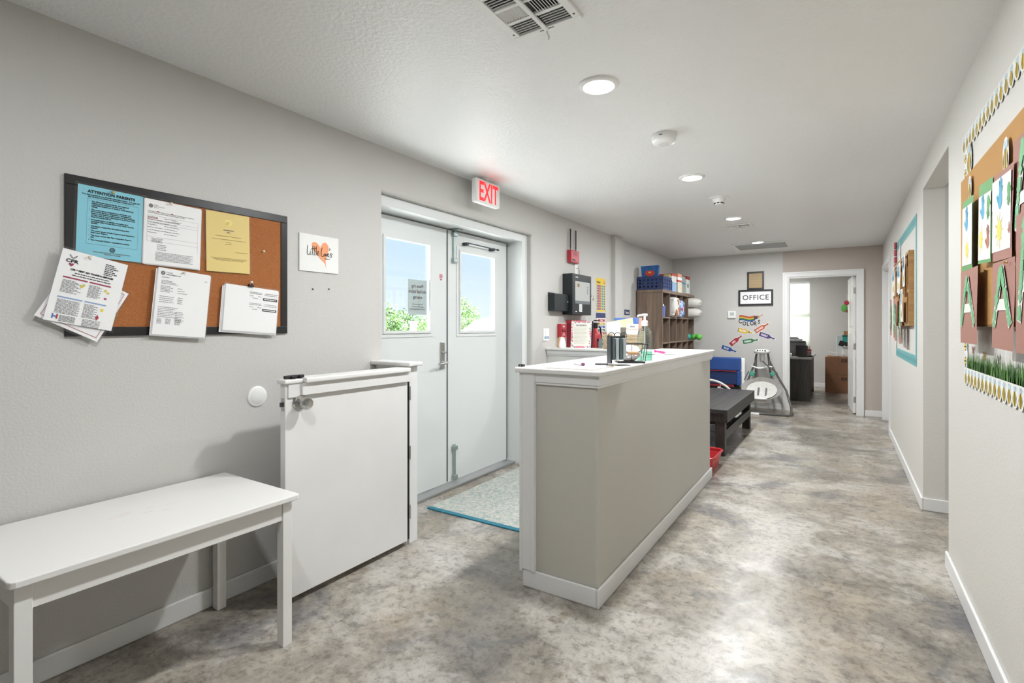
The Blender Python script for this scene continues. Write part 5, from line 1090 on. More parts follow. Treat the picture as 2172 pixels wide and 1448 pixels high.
B('upper_fold', M_mat, o, (-.26, .25, -.12, -.02, .60, .806), bevel=.02, seg=3); B('red_edge', M_redv, o, (-.26, .19, -.124, -.06, .588, .5995), bevel=.003); B('lower_fold', M_matd, o, (-.26, .20, -.105, -.03, .385, .587), bevel=.015); B('side_fold', M_mat, o, (.1905, .25, -.115, -.02, .375, .598), bevel=.012)
B('under_edge', M_redv, o, (-.26, .15, -.09, -.05, .352, .3845), bevel=.003); B('rack_frame', M_black, o, (-.26, .22, -.07, .02, 0, .3515)); B('rack_back', M_black, o, (-.26, .22, -.0195, .02, .352, .79))
o = thing('white_board', 'narrow white plastic board leaning behind the blue mat', 'board', fr((-1.375, 8.70, .34), (1, .1, 0), (0, .18, .97)))
B('panel', M_plastic, o, (0, .095, 0, .45, 0, .02), bevel=.012); MB().disc(.03, .40, .012, z=.0206).build('handle_hole', M_dark, o, flat=True)
sw_ = thing('infant_swing', 'grey and white infant swing seat with teal star toys', 'infant swing', (-.90, 8.45, 0))
M_sg = mat('swing_grey', '565452', .35); M_sl = mat('swing_light', 'c9c7c2', .5); M_fab = mat('swing_fabric', 'a9a6a1', .9, var=.1, vscale=30); M_cush = mat('swing_cushion', 'd9d7d2', .95, var=.12, vscale=45)
MB().tube([(-.30, -.24, .016), (.255, -.17, .016), (.285, -.13, .03), (.28, -.02, .10), (.20, .16, .33), (.05, .26, .58), (-.04, .28, .76)], .015, 10).build('base_tube', M_sg, sw_, smooth=True)
MB().tube([(-.30, -.24, .016), (-.365, -.2, .016), (-.39, -.15, .03), (-.385, -.02, .10), (-.365, .16, .33), (-.29, .26, .58), (-.225, .28, .76)], .015, 10).build('base_tube', M_sg, sw_, smooth=True)
B('foot_pad', M_plastic, sw_, (-.235, -.115, -.265, -.195, .0, .03), bevel=.008)
MB().tube([(-.06, .27, .885), (-.045, .25, .80), (-.035, .23, .68), (.0, .21, .50)], [.014, .017, .017, .015], 10).build('upright', M_sg, sw_, smooth=True); MB().tube([(-.215, .27, .86), (-.225, .25, .80), (-.225, .23, .68), (-.215, .21, .50)], [.014, .017, .017, .015], 10).build('upright', M_sg, sw_, smooth=True)
MB().ell((-.135, .22, .90), .118, .08, .035, 24, 10, .8).build('control_head', M_sl, sw_, smooth=True)
hd2 = MB().ell((-.135, .20, .905), .105, .07, .036, 24, 10, .8).build('control_face', M_plastic, sw_, smooth=True)
for k in range(4): MB().ell((-.185 + .034 * k, .142, .918), .013, .011, .014, 10, 8).build('control_button', M_dark, hd2, smooth=True)
MB().cyl((-.135, .25, .74), (-.135, .24, .87), .032, .042, 16).build('motor_neck', M_sl, sw_, smooth=True)
MB().tube([(-.275 + i * .032, .17, .665 + .016 * math.sin(i * .7 + 2.2)) for i in range(10)], [.008, .011, .012, .012, .012, .012, .012, .012, .011, .008], 8).build('toy_bar', M_plastic, sw_, smooth=True)
def star(cx, cy, cz, r):
    pts = []
    for k in range(10):
        a_ = PI / 2 + k * PI / 5; q = r if k % 2 == 0 else r * .55; pts.append((cx + q * math.cos(a_), cz + q * math.sin(a_)))
    return MB().prism([(p[0], p[1]) for p in pts], -.025, .025).xf(Matrix.Translation((0, cy, 0)) @ Matrix.Rotation(PI / 2, 4, 'X'))
M_star = mat('teal_plush', '4fa08c', .8)
star(-.262, .13, .565, .055).build('star_toy', M_star, sw_, bevel=.01); star(.02, .13, .575, .045).build('star_toy', M_star, sw_, bevel=.008)
MB().tube([(-.12, .15, .76), (-.04, .10, .69), (.04, .12, .62)], .010, 8).build('toy_arm', M_sg, sw_, smooth=True)
for xx in (-.36, .12): MB().tube([(xx * .8 - .02, .14, .60), (xx, .06, .47)], .007, 6).build('toy_strap', M_sg, sw_, smooth=True)
Ms = Matrix.Translation((-.115, .0, .36)) @ Matrix.Rotation(.78, 4, 'X')
dish = MB().lathe([(.05, -.16), (.15, -.13), (.225, -.06), (.262, .0), (.255, .012), (.215, -.045), (.14, -.105), (.03, -.13)], 40); dish.v = [(x * 1.07, y * .84, z * .8) for x, y, z in dish.v]
dish.xf(Ms).build('seat_shell', M_fab, sw_, smooth=True)
cu_ = MB().lathe([(.03, -.125), (.13, -.102), (.188, -.052), (.192, -.04), (.176, -.042), (.12, -.088), (.03, -.110)], 40); cu_.v = [(x * 1.07, y * .86, z * .8) for x, y, z in cu_.v]
cu_.xf(Ms).build('seat_cushion', M_cush, sw_, smooth=True)
for xx in (-.05, .055): MB().box(xx - .013, xx + .013, -.12, .09, -.082, -.074).xf(Ms).build('harness_strap', M_sg, sw_, bevel=.003)
MB().box(-.02, .06, -.165, -.14, -.06, -.05).xf(Ms).build('buckle', M_plastic, sw_, bevel=.004)
MB().ell((-.115, -.12, .225), .09, .03, .014, 18, 8).build('front_bar', M_plastic, sw_, smooth=True)
MB().box(-.13, .03, -.10, .10, .17, .20).xf(Matrix.Translation((-.065, 0, 0))).build('seat_bracket', M_sl, sw_, bevel=.008)

# ------------------------------------------------------------------ office beyond the doorway
dl = bpy.data.objects.new('door_4', None); C.objects.link(dl); dl.location = (DX1 - .022, YF + .125, .012); dl.rotation_euler = (0, 0, .065); struct(dl)
pan = MB().box(-.036, 0, 0, .86, 0, 2.02).build('panel', M_white, dl, bevel=.002)
for z0_, z1_ in ((.16, .62), (.72, 1.16), (1.26, 1.88)):
    for y0_, y1_ in ((.10, .40), (.47, .77)): B('raised_panel', M_white, dl, (-.041, -.0361, y0_, y1_, z0_, z1_), bevel=.003)
for zz in (.20, .98, 1.80): B('hinge', M_steel, dl, (-.030, .003, -.0035, -.0001, zz - .045, zz + .045))
MB().lathe([(.028, 0), (.028, .006), (.012, .012), (.012, .03), (.025, .042), (.026, .056), (.016, .064)], 22).xf(fr((-.036, .80, .94), (0, -1, 0), (0, 0, 1))).build('knob', M_steel, dl, smooth=True)
o = thing('hanging_toy', 'red and green knitted toy hanging on the office door', 'toy', (DX1 - .135, YF + .60, 1.62))
MB().ell((0, 0, .03), .035, .035, .04, 12, 8).build('red_body', mat('knit_red', 'c04050', .9), o, smooth=True); MB().ell((-.03, -.02, -.05), .045, .04, .06, 12, 8).build('green_body', mat('knit_green', '6fb060', .9), o, smooth=True); MB().ell((.0, .0, -.09), .02, .02, .03, 10, 6).build('red_tail', mat('knit_red'), o, smooth=True); MB().tube([(.0, 0, .06), (.015, 0, .16)], .002, 6).build('loop', M_paper, o)
o = thing('lanyard', 'long tan strap hanging down the office door face', 'strap', (DX1 - .118, YF + .52, .98)); B('strap', mat('tan_strap', 'a58458', .8), o, (-.004, 0, -.012, .012, 0, .55)); B('clip', M_steel, o, (-.007, .002, -.008, .008, -.04, 0), bevel=.001)
# window with blind
wn = bpy.data.objects.new('window_1', None); C.objects.link(wn); wn.location = ((WX0 + WX1) / 2, YO, WZ0); struct(wn)
ww, wh = (WX1 - WX0), WZ1 - WZ0
def wpart(nm, m, *bx, **k): return B(nm, m, wn, *bx, **k)
wpart('window_frame', M_plastic, (-ww / 2, -ww / 2 + .035, .09, .15, 0, wh), (ww / 2 - .035, ww / 2, .09, .15, 0, wh), (-ww / 2 + .035, ww / 2 - .035, .09, .15, 0, .035), (-ww / 2 + .035, ww / 2 - .035, .09, .15, wh - .035, wh))
wpart('meeting_rail', M_plastic, (-ww / 2 + .035, ww / 2 - .035, .09, .14, wh * .44, wh * .44 + .045))
wpart('pane', M_glass, (-ww / 2 + .03, ww / 2 - .03, .118, .122, .03, wh - .03))
wpart('sill', M_trim, (-ww / 2, ww / 2, -.02, .09, -.02, 0), bevel=.004)
M_blind = bpy.data.materials.new('blind_vinyl'); M_blind.use_nodes = True; t_ = M_blind.node_tree; bs_ = t_.nodes['Principled BSDF']; bs_.inputs['Base Color'].default_value = lin('f1f3ea'); bs_.inputs['Roughness'].default_value = .5
tl_ = t_.nodes.new('ShaderNodeBsdfTranslucent'); tl_.inputs[0].default_value = lin('f4f4ee'); ad_ = t_.nodes.new('ShaderNodeMixShader'); ad_.inputs[0].default_value = .62; t_.links.new(bs_.outputs[0], ad_.inputs[1]); t_.links.new(tl_.outputs[0], ad_.inputs[2]); t_.links.new(ad_.outputs[0], t_.nodes['Material Output'].inputs[0])
wpart('headrail', M_plastic, (-ww / 2 + .005, ww / 2 - .005, .03, .07, wh - .045, wh - .005), bevel=.003)
slm = MB().box(-ww / 2 + .008, ww / 2 - .008, -.0006, .0006, -.0125, .0125).xf(Matrix.Rotation(.32, 4, 'X')).mesh('blind_slat'); slm.materials.append(M_blind)
ns = int((wh - .06) / .0205)
for i in range(ns):
    s_ = bpy.data.objects.new('blind_slat', slm); C.objects.link(s_); s_.parent = wn; s_.location = (0, .05, .02 + i * .0205)
# desk and its clutter
dk = thing('desk', 'black office desk with grey top in the office doorway', 'desk', (-1.1, 10.75, 0))
B('side_panel', M_espresso_v, dk, (.05, .64, -.64, -.615, 0, .72), bevel=.002); B('front_panel', M_espresso_v, dk, (.60, .625, -.6145, .95, .10, .72)); B('far_panel', M_espresso_v, dk, (.05, .625, .951, .98, 0, .72)); B('side_panel', M_espresso_v, dk, (-.60, .0495, -.63, -.605, 0, .72)); B('desk_top', mat('desk_top_grey', '8c8a87', .3), dk, (-.65, .66, -.66, 1.0, .7202, .75), bevel=.003)
DZT = .75
def cl(name, label, cat, x, y, parts, rot=0):
    o = thing(name, label, cat, Matrix.Translation((x, y, DZT)) @ Matrix.Rotation(rot, 4, 'Z'))
    for nm, m_, bx in parts: B(nm, m_, o, bx, bevel=.004)
    return o
M_mid = mat('mid_grey', '6a6a6c', .4)
cl('printer', 'grey desktop printer on the black office desk', 'printer', -.72, 10.75, [('body', M_mid, (-.16, .16, -.14, .14, 0, .24)), ('lid', M_dark, (-.155, .155, -.13, .13, .2402, .265)), ('paper_tray', M_plastic, (-.12, .1, .10, .13, .2652, .30))])
cl('desk_phone', 'black desk phone tilted on the office desk corner', 'phone', -.56, 10.40, [('base', M_black, (-.09, .09, -.10, .10, 0, .03)), ('handset', M_black, (-.085, -.045, -.10, .10, .0302, .065))], .4)
o = cl('tablet_stand', 'black tablet leaning on a stand at desk corner', 'tablet', -.60, 10.22, [('base', M_black, (-.05, .05, -.05, .05, 0, .008))], 0); MB().box(-.09, .09, -.005, .005, 0, .20).xf(Matrix.Translation((0, .0, .0105)) @ Matrix.Rotation(-.3, 4, 'X')).build('screen', M_black, o, bevel=.004)
cl('file_holder', 'black file holder standing behind the printer', 'file holder', -.80, 11.15, [('box', M_black, (-.08, .10, -.10, .10, 0, .31)), ('papers', M_paper, (-.06, .08, -.08, .08, .3102, .335))])
o = thing('pencil_cup', 'red cup of pens on the office desk', 'pencil cup', (-.52, 10.95, DZT)); MB().lathe([(.035, 0), (.04, .11), (.036, .11), (.03, .006)], 20).build('cup', mat('cup_red', 'a84038', .5), o, smooth=True)
for k in range(5): MB().cyl((.012 * math.cos(k * 1.3), .012 * math.sin(k * 1.3), .01), (.028 * math.cos(k * 1.3), .028 * math.sin(k * 1.3), .17), .004, n=8).build('pen', mat('pen%d' % k, ['d8d8d8', '3b5fa0', '202020', 'c04040', 'd9c04a'][k], .5), o)
cl('paper_tray', 'white paper pile on the desk edge by the door frame', 'papers', -.86, 10.40, [('lower_sheets', M_paper, (-.10, .10, -.14, .14, 0, .03)), ('upper_sheets', M_paper, (-.095, .10, -.13, .14, .0302, .05))], .1)
o = thing('jar', 'small clear jar on the office desk corner', 'jar', (-.50, 10.62, DZT)); MB().lathe([(.03, 0), (.034, .01), (.034, .06), (.028, .07)], 20).build('glass', M_bot, o, smooth=True); MB().lathe([(.031, .0702), (.031, .085)], 20).build('lid', M_steel, o, smooth=True)
# two cardboard boxes
M_card = mat('cardboard', '8a6248', .85, var=.08, vscale=10); M_cardp = mat('carton_print', '4e382b', .8)
for k, lab in enumerate(('large brown cardboard carton on the office floor, lower of two', 'large brown cardboard carton with open flap, upper of two')):
    o = thing('cardboard_box', lab, 'box', (.0, 11.93, k * .347), 'cardboard boxes in the office')
    B('carton', M_card, o, (-.285, .285, -.24, .24, 0, .345), bevel=.004)
    for xx in (-.02, .11): 
        q = B('print_mark', M_cardp, o, (xx, xx + .095, -.2412, -.2403, .25, .305)); B('print_gap', M_card, q, (xx + .015, xx + .08, -.2416, -.2413, .272, .283))
    B('tape', mat('box_tape', '9a7658', .4), o, (-.03, .03, -.2408, .2408, .3449, .3458) if False else (-.2845, .2845, -.022, .022, .345, .3458))
MB().box(-.25, -.03, -.236, -.10, 0, .004).xf(Matrix.Translation((0, 0, .348)) @ Matrix.Rotation(.08, 4, 'Y')).build('open_flap', M_card, o)
zb = .695
def pile(name, label, cat, x, y, z, parts, rot=0):
    o = thing(name, label, cat, Matrix.Translation((x, y, z)) @ Matrix.Rotation(rot, 4, 'Z'))
    for nm, m_, bx in parts: B(nm, m_, o, bx, bevel=.003)
    return o
pile('white_drawer_unit', 'white plastic drawer unit sitting on the cartons', 'drawer unit', .13, 11.95, zb, [('case', M_plastic, (-.13, .13, -.15, .15, 0, .19)), ('drawer', mat('drawer_white', 'dcdcd8', .4), (-.12, .12, -.162, -.1502, .02, .17)), ('handle', M_steel, (-.04, .02, -.175, -.1622, .12, .14))])
pile('teal_bin', 'teal storage bin stacked on the white drawer unit', 'bin', .12, 11.97, zb + .1905, [('bin', mat('bin_teal', '2f9a92', .5), (-.12, .13, -.12, .12, 0, .20)), ('lid', mat('bin_teal_dark', '1f5e64', .5), (-.125, .135, -.125, .125, .2002, .225))])
pile('brown_carton', 'small tan carton on top of the teal bin', 'box', .13, 11.97, zb + .416, [('carton', mat('carton_tan', 'a9784f', .8), (-.11, .11, -.10, .10, 0, .07)), ('carton_lid', mat('carton_tan'), (-.112, .112, -.102, .102, .0702, .08))])
o = thing('foam_sheet', 'grey foam board leaning beside the teal bin', 'board', fr((-.10, 12.02, zb), (1, 0, 0), (-.12, .05, 1))); B('sheet', mat('foam_grey', 'aeb2b0', .7), o, (0, .10, 0, .40, 0, .012), bevel=.002); B('edge_strip', M_paper, o, (0, .008, .0, .40, .0122, .014))
o = thing('black_folder', 'black folder jutting out beside the teal bin', 'folder', Matrix.Translation((.03, 11.79, zb + .19)) @ Matrix.Rotation(.3, 4, 'Y')); B('cover', M_black, o, (-.10, .06, -.02, .02, 0, .10), bevel=.003); B('spine', M_dark, o, (-.105, -.1002, -.02, .02, 0, .10))
o = thing('white_ruler', 'thin white stick poking out from the drawer unit', 'stick', Matrix.Translation((-.06, 11.78, zb + .06)) @ Matrix.Rotation(.16, 4, 'Y')); B('stick', M_plastic, o, (-.16, .06, -.01, .01, 0, .012)); B('tip', M_paper, o, (-.17, -.1602, -.009, .009, .001, .011))

# ------------------------------------------------------------------ bee bulletin display on the right wall
def FRr(y, z, off=0): return fr((XR - off, y, z), (0, -1, 0), (0, 0, 1))
M_beey = mat('bee_yellow', 'e2c13c', .55); M_beek = mat('bee_black', '2a2622', .55); M_beew = mat('bee_wing', 'c3dbe4', .55); M_bdr = mat('border_white', 'eeeeea', .55)
bee_body = MB().disc(0, 0, .019, .025, z=0, n=18).mesh('bee'); bee_body.materials.append(M_beey)
stm = MB()
for x0, x1 in ((-.019, -.0142), (-.0035, .0022), (.0135, .019)):
    hh_ = [.025 * math.sqrt(max(0, 1 - (q / .0192) ** 2)) for q in (x0, x1)]; stm.add([(x0, -hh_[0], .0004), (x1, -hh_[1], .0004), (x1, hh_[1], .0004), (x0, hh_[0], .0004)], [(0, 1, 2, 3)])
bee_st = stm.mesh('stripes'); bee_st.materials.append(M_beek)
bee_wg = MB().disc(-.008, .032, .008, .011, z=.0002, n=12).disc(.009, .033, .008, .010, z=.0003, n=12).mesh('wings'); bee_wg.materials.append(M_beew)
def add_bee(parent, M, sc=1.0):
    b_ = bpy.data.objects.new('bee', bee_body); C.objects.link(b_); b_.parent = parent; b_.matrix_local = M @ Matrix.Scale(sc, 4)
    for nm, me_ in (('stripes', bee_st), ('wings', bee_wg)):
        c_ = bpy.data.objects.new(nm, me_); C.objects.link(c_); c_.parent = b_
def bee_strip(label, M, n, pitch=.066, h=.078):
    o = thing('border_strip', label, 'border trim', M, 'bee border strips')
    mb = MB(); L_ = n * pitch; mb.box(0, L_, .028, h, 0, .0008)
    for k in range(n):
        cx_ = pitch * (k + .5); mb.prism([(cx_ - pitch / 2, .028)] + [(cx_ + pitch / 2 * math.cos(a), .028 + .030 * math.sin(a)) for a in [PI + i * PI / 10 for i in range(1, 10)]] + [(cx_ + pitch / 2, .028)], 0, .0008)
    mb.build('scalloped_strip', M_bdr, o)
    for k in range(n): add_bee(o, Matrix.Translation((pitch * (k + .5), .030, .0012)))
    return o
bee_strip('scalloped bee border strip along the top of the bee display', FRr(3.165, 2.093, .004), 20)
bee_strip('scalloped bee border strip along the foot of the bee display', FRr(3.125, 1.030, .004), 20)
bee_strip('scalloped bee border strip running up the left side of display', fr((XR - .003, 3.135, 1.055), (0, 0, 1), (0, 1, 0)) if False else fr((XR - .003, 3.135 + .0, 2.16), (0, 0, -1), (0, -1, 0)), 17, h=.07)
ck = thing('cork_board', 'wide tan cork board inside the bee border', 'cork board', FRr(3.105, 1.302, .002))
B('cork_panel', M_cork2, ck, (0, 1.22, 0, .655, 0, .018), bevel=.002); B('edge_strip', mat('cork_edge', '8f6a40', .8), ck, (0, 1.22, -.006, -.0002, 0, .018))
gs_ = thing('grass_border', 'green printed grass border along the foot of the display', 'border trim', FRr(3.112, 1.108, .002))
rr = random.Random(5)
for k, c_ in enumerate(('5c8f3c', '7cab55', '3f6e2c')):
    mb = MB()
    for i in range(190):
        x0 = rr.uniform(0, 1.2); hh_ = rr.uniform(.04, .085); ln = rr.uniform(-.012, .012); w0 = rr.uniform(.003, .006); mb.add([(x0 - w0, 0, .0008 + .0006 * k), (x0 + w0, 0, .0008 + .0006 * k), (x0 + ln, hh_, .0008 + .0006 * k)], [(0, 1, 2)])
    q = mb.build('grass_blades', mat('grass%d' % k, c_, .7), gs_, flat=True); q['kind'] = 'stuff'
B('backing', mat('grass0'), gs_, (0, 1.2, 0, .035, 0, .0006))
mb = MB()
for i in range(120):
    x0 = rr.uniform(0, 1.2); hh_ = rr.uniform(.09, .125); mb.add([(x0 - .003, .05, .0004), (x0 + .003, .05, .0004), (x0 + rr.uniform(-.008, .008), hh_, .0004)], [(0, 1, 2)])
q = mb.build('white_tips', M_paper, gs_, flat=True); q['kind'] = 'stuff'
M_cg = mat('card_green', '5f9e5c', .6); M_cp = mat('card_brown_pink', 'a97a6d', .7); M_cw = mat('card_white', 'eae9e4', .6); M_hb = mat('paint_blue', '45a8cc', .6); M_hg = mat('paint_green', '4fa352', .6); M_hr = mat('paint_brown', 'b06a50', .6); M_sy = mat('paint_yellow', 'e6d655', .6); M_lg = mat('letter_green', '74b883', .6)
def rsheet(name, label, cat, bl, br, tl, off, m, bend=.0015, group=None, ph=0, tilt=0):
    P = [PX(*q, XR - off) for q in (bl, br, tl)]; w_, h_ = (P[1] - P[0]).length, (P[2] - P[0]).length
    M = fr(P[0], P[1] - P[0], P[2] - P[0]); o = thing(name, label, cat, M, group); MB().sheet(w_, h_, bend, 0, ph=ph).build('card', m, o)
    return o, w_, h_
def inner(o, nm, m, x0, x1, y0, y1, z=.0022): return MB().quad(x0, x1, y0, y1, z).build(nm, m, o, flat=True)
def hand(o, m, cx, cy, s_, rot=0, z=.0028, name='handprint'):
    mb = MB(); k0 = 0; mb.disc(0, 0, .30 * s_, .36 * s_, z=z, n=16)
    for a_, l_, w_ in ((1.05, .62, .11), (1.35, .80, .115), (1.6, .86, .12), (1.88, .76, .11)): mb.stroke([(.25 * s_ * math.cos(a_), .25 * s_ * math.sin(a_)), (l_ * s_ * .6 * math.cos(a_), l_ * s_ * .6 * math.sin(a_)), (l_ * s_ * math.cos(a_), l_ * s_ * math.sin(a_))], w_ * s_, z)
    mb.stroke([(-.2 * s_, -.1 * s_), (-.38 * s_, .02 * s_), (-.5 * s_, .14 * s_)], .15 * s_, z)
    return mb.xf(Matrix.Translation((cx, cy, 0)) @ Matrix.Rotation(rot, 4, 'Z')).build(name, m, o, flat=True)
def sunp(o, cx, cy, s_, z=.0028):
    mb = MB().disc(cx, cy, s_ * .5, s_ * .62, z=z, n=16)
    for k in range(9): a_ = k * 2 * PI / 9; mb.stroke([(cx + s_ * .55 * math.cos(a_), cy + s_ * .65 * math.sin(a_)), (cx + s_ * .95 * math.cos(a_), cy + s_ * 1.1 * math.sin(a_))], s_ * .06, z)
    return mb.build('sun_drawing', M_sy, o, flat=True)
GC = 'spring craft cards on the cork board'
o, w_, h_ = rsheet('handprint_card', 'green edged handprint card hanging off the left board edge', 'craft card', (2040.7, 580), (2062.4, 575), (2036.6, 437), .045, M_cg, group=GC)
inner(o, 'white_sheet', M_cw, .012, w_ - .002, .03, h_ - .03); hand(o, M_hb, w_ * .5, h_ * .66, .085); sunp(o, w_ * .55, h_ * .3, .05)
o, w_, h_ = rsheet('handprint_card', 'green edged card with blue, green and brown handprints', 'craft card', (2074.9, 560), (2102.8, 555), (2072.8, 399), .045, M_cg, group=GC, ph=1)
inner(o, 'white_sheet', M_cw, .008, w_ - .008, .012, h_ - .045); hand(o, M_hb, w_ * .38, h_ * .64, .075); hand(o, M_hg, w_ * .78, h_ * .72, .07, PI); hand(o, M_hr, w_ * .78, h_ * .25, .07); sunp(o, w_ * .25, h_ * .3, .05)
o, w_, h_ = rsheet('handprint_card', 'brown backed card with large blue handprint and yellow sun', 'craft card', (2104, 556), (2147, 545), (2106.5, 377), .042, M_cp, group=GC, ph=.5)
inner(o, 'white_sheet', M_cw, .006, w_ - .012, .03, h_ - .02); hand(o, M_hb, w_ * .45, h_ * .68, .085, -.15); hand(o, M_hg, w_ * .86, h_ * .74, .06, PI); sunp(o, w_ * .42, h_ * .34, .055); hand(o, M_hr, w_ * .9, h_ * .3, .03)
def letterA(o, w_, h_, x0, x1, y0, y1, z=.0028):
    mb = MB(); W2 = (x1 - x0); xm = (x0 + x1) / 2
    mb.stroke([(x0 + .02, y0), (xm, y1)], .042, z); mb.stroke([(x1 - .02, y0), (xm, y1)], .042, z); mb.stroke([(x0 + W2 * .28, y0 + (y1 - y0) * .36), (x1 - W2 * .28, y0 + (y1 - y0) * .36)], .036, z)
    mb.build('white_letter', M_cw, o, flat=True); r_ = random.Random(int(x1 * 1e4))
    for k in range(22):
        q = (k // 2 + r_.random()) / 11; side = (-1) ** k; cx_ = xm + side * (W2 / 2 - .02) * (1 - q); cy_ = y0 + (y1 - y0) * q; s_ = r_.uniform(.011, .018); a_ = r_.uniform(0, 1.5)
        MB().box(-s_, s_, -s_, s_, z + .0006 + .00012 * k, z + .0009 + .00012 * k).xf(Matrix.Translation((cx_, cy_, 0)) @ Matrix.Rotation(a_, 4, 'Z')).build('green_paper_scrap', M_lg, o)
o, w_, h_ = rsheet('letter_card', 'brown card with green paper letter A below handprint cards', 'craft card', (2037.6, 726), (2073, 731), (2046, 581), .05, M_cp, group=GC, bend=.0018); letterA(o, w_, h_, .01, w_ - .02, h_ * .25, h_ * .88)
o, w_, h_ = rsheet('letter_card', 'large brown card with torn green letter A above the grass', 'craft card', (2104.5, 736.5), (2151, 746), (2114, 560), .05, M_cp, group=GC, bend=.0018, ph=1); letterA(o, w_, h_, .015, w_ - .01, h_ * .27, h_ * .92)
def fixed(name, label, y, z, w_, h_, off, ph=0): 
    o = thing(name, label, 'craft card', FRr(y, z, off), GC); MB().sheet(w_, h_, .0018, 0, ph=ph).build('card', M_cp, o); return o
pA = PX(2155, 748, XR - .052); o = fixed('letter_card', 'brown letter A card at the foot of the board beside torn letter card', pA.y, pA.z, .22, .40, .052); letterA(o, .22, .40, .02, .2, .09, .37)
pA = PX(2149, 536, XR - .034); o = fixed('letter_card', 'brown letter A card high on the board right of the sun card', pA.y, pA.z, .25, .34, .034, 1); letterA(o, .25, .34, .02, .23, .06, .31)
for px, py, sc_, lab, off in ((2056, 345, 1.9, 'large bee paper cutout in the corner of the display', .006), (2133, 338, 1.5, 'bee cutout pinned at the top of the cork', .03), (2057, 405, 1.3, 'small bee cutout at the cork corner above green card', .028)):
    p = PX(px, py, XR - off); o = thing('bee_cutout', lab, 'paper cutout', FRr(p.y, p.z, off), 'bee cutouts'); MB().disc(0, .01, .026 * sc_, .042 * sc_, z=0, n=20).build('backing', M_bdr, o, flat=True); add_bee(o, Matrix.Translation((0, -.002, .0008)), sc_)
for px, py, c_, lab in ((2064, 742, 'b0604a', 'red butterfly sticker above the grass border'), (2088, 755, 'd0a040', 'orange ladybird sticker above the grass border'), (2119, 762, '9a9a80', 'pale dragonfly sticker above the grass border')):
    p = PX(px, py, XR - .003); o = thing('insect_sticker', lab, 'sticker', FRr(p.y, p.z, .003), 'insect stickers'); MB().prism([(-.028, .02), (-.006, -.004), (-.022, -.018), (0, -.008), (.022, -.018), (.006, -.004), (.028, .02), (0, .004)], 0, .0008).build('wings', mat('ins' + c_, c_, .6), o); MB().disc(0, 0, .004, .016, z=.0012).build('body', M_beek, o, flat=True)
for k, (px, py) in enumerate(((2094, 573), (2078, 582), (2137, 556))):
    p = PX(px, py, XR - (.018 if k < 2 else .054)); o = thing('push_pin', ['brass push pin in the bare tan cork', 'second brass push pin low in the bare tan cork', 'brass push pin in the torn letter card'][k], 'push pin', FRr(p.y, p.z, .018 if k < 2 else .054), 'brass pins on the tan cork'); MB().lathe([(.004, 0), (.004, .002), (.0022, .003), (.003, .008), (.0045, .009)], 12).build('head', M_brass, o, smooth=True)
# farther display with teal border
M_tb = mat('teal_border', '6fb0b2', .6, var=.12, vscale=18)
tb_ = thing('teal_border', 'teal scalloped paper border framing the far display', 'border trim', FRr(6.75, .982, .001))
for nm, bx in (('top_strip', (0, 1.78, 1.09, 1.175)), ('bottom_strip', (0, 1.78, 0, .085)), ('side_strip', (0, .085, .0852, 1.0898)), ('side_strip', (1.70, 1.78, .0852, 1.0898))): B(nm, M_tb, tb_, (*bx, 0, .001))
for k in range(19):
    for z0 in (1.13, .04): MB().disc(.05 + .094 * k, z0, .02, z=.0016, n=10).build('dot', mat('teal_dark', '4c9396', .6), tb_, flat=True)
fk = thing('cork_board', 'cork board with wooden frame inside the teal border', 'cork board', FRr(6.60, 1.296))
M_cfr = wood_mat('oak_frame', '9a7345', 'b98f5c', .5, 'Z')
B('cork_panel', M_cork2, fk, (.03, 1.42, .03, .575, 0, .022)); MB().box(0, 1.447, 0, .03, 0, .035).box(0, 1.447, .575, .605, 0, .035).box(0, .03, .03, .575, 0, .035).box(1.417, 1.447, .03, .575, 0, .035).build('frame', M_cfr, fk, bevel=.002)
for k in range(12): B('corrugated_strip', mat('kraft_strip', 'b07f4e', .7), fk, (.04 + k * .115, .135 + k * .115, .50, .574, .0225, .027), bevel=.002)
GD = 'craft cards on the far cork board'
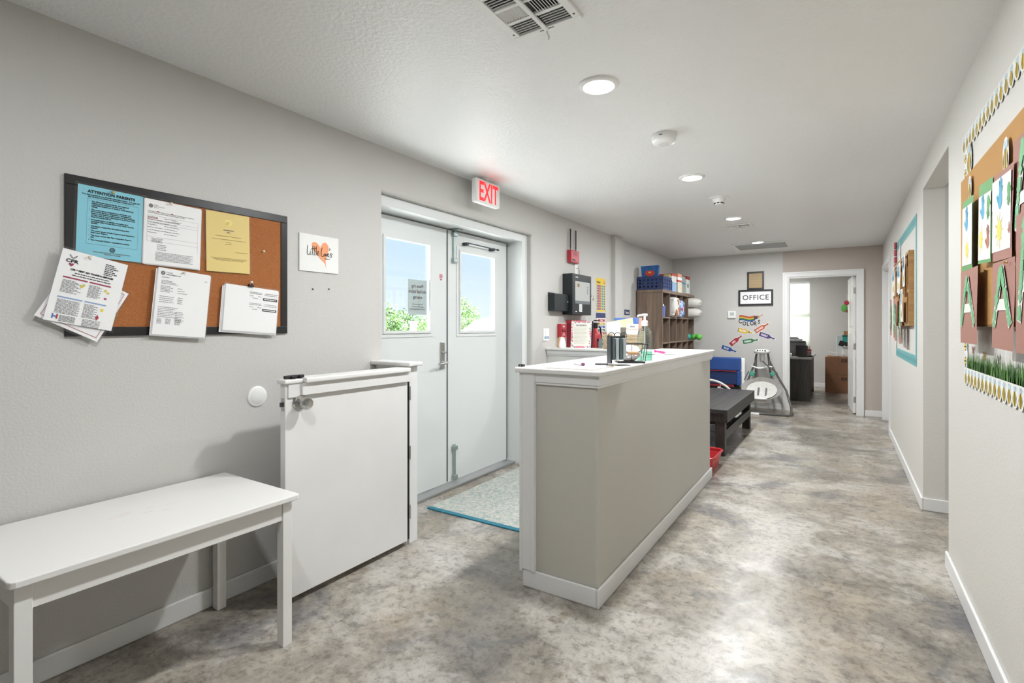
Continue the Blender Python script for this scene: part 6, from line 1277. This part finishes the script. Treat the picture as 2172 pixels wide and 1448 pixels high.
far_cards = [(5.30, 1.62, .20, .26, M_cw, 'white handprint card nearest the oak frame edge', 'h'), (5.55, 1.57, .20, .27, M_cw, 'white card with blue prints and yellow sun, second from frame edge', 'h'), (5.82, 1.60, .20, .25, M_cw, 'white handprint card in the middle of the far board', 'h'), (6.10, 1.58, .20, .27, M_cw, 'white handprint card left of the middle on far board', 'h'), (6.36, 1.60, .19, .25, M_cw, 'white handprint card at the far end of the far board', 'h'),
             (5.33, 1.33, .20, .27, M_cw, 'white card with orange edge hanging below far board', 'h'), (5.60, 1.14, .22, .38, M_cp, 'brown card of green paper scraps low on far board', 'a'), (5.88, 1.16, .22, .38, M_cp, 'brown scrap letter card in the middle of the far board', 'a'), (6.18, 1.18, .22, .38, M_cp, 'brown scrap letter card left of middle on far board', 'a'), (6.42, 1.20, .2, .36, M_cp, 'brown scrap letter card at the far end of far board', 'a')]
for k, (y, z, w_, h_, m_, lab, kind) in enumerate(far_cards):
    o = thing('craft_card', lab, 'craft card', FRr(y + w_ / 2, z, .055 + .012 * (k % 2)), GD); MB().sheet(w_, h_, .002, 0, ph=k).build('card', m_, o)
    if kind == 'h': hand(o, M_hb, w_ * .45, h_ * .66, .10, z=.003); sunp(o, w_ * .5, h_ * .25, .05, z=.003)
    else: letterA(o, w_, h_, .02, w_ - .02, .06, h_ - .05, .003)
o = thing('paper_garland', 'red paper garland hanging at the corner of the teal border', 'garland', FRr(6.72, 1.80, .003))
for k in range(5): MB().box(0, .07, .075 * k, .075 * k + .065, 0, .02).build('paper_link', mat('garland_red', 'b04a52', .7), o, bevel=.006)
o = thing('paper_shape', 'white paper cutout hanging from the teal top strip', 'paper cutout', FRr(6.35, 1.80, .004)); MB().prism([(0, 0), (.06, .02), (.10, .14), (.09, .28), (.05, .33), (.01, .25)], 0, .002).build('cutout', M_cw, o); MB().disc(.05, .2, .012, .02, z=.0026).build('blue_mark', M_hb, o, flat=True)
o = thing('paper_shape', 'white paper cutout hanging at the low corner of teal border', 'paper cutout', FRr(6.72, 1.05, .004)); MB().prism([(.02, 0), (.06, .08), (.07, .22), (.02, .24), (.0, .12)], 0, .002).build('cutout', M_cw, o); MB().disc(.035, .15, .010, .03, z=.0026).build('blue_mark', M_hb, o, flat=True)
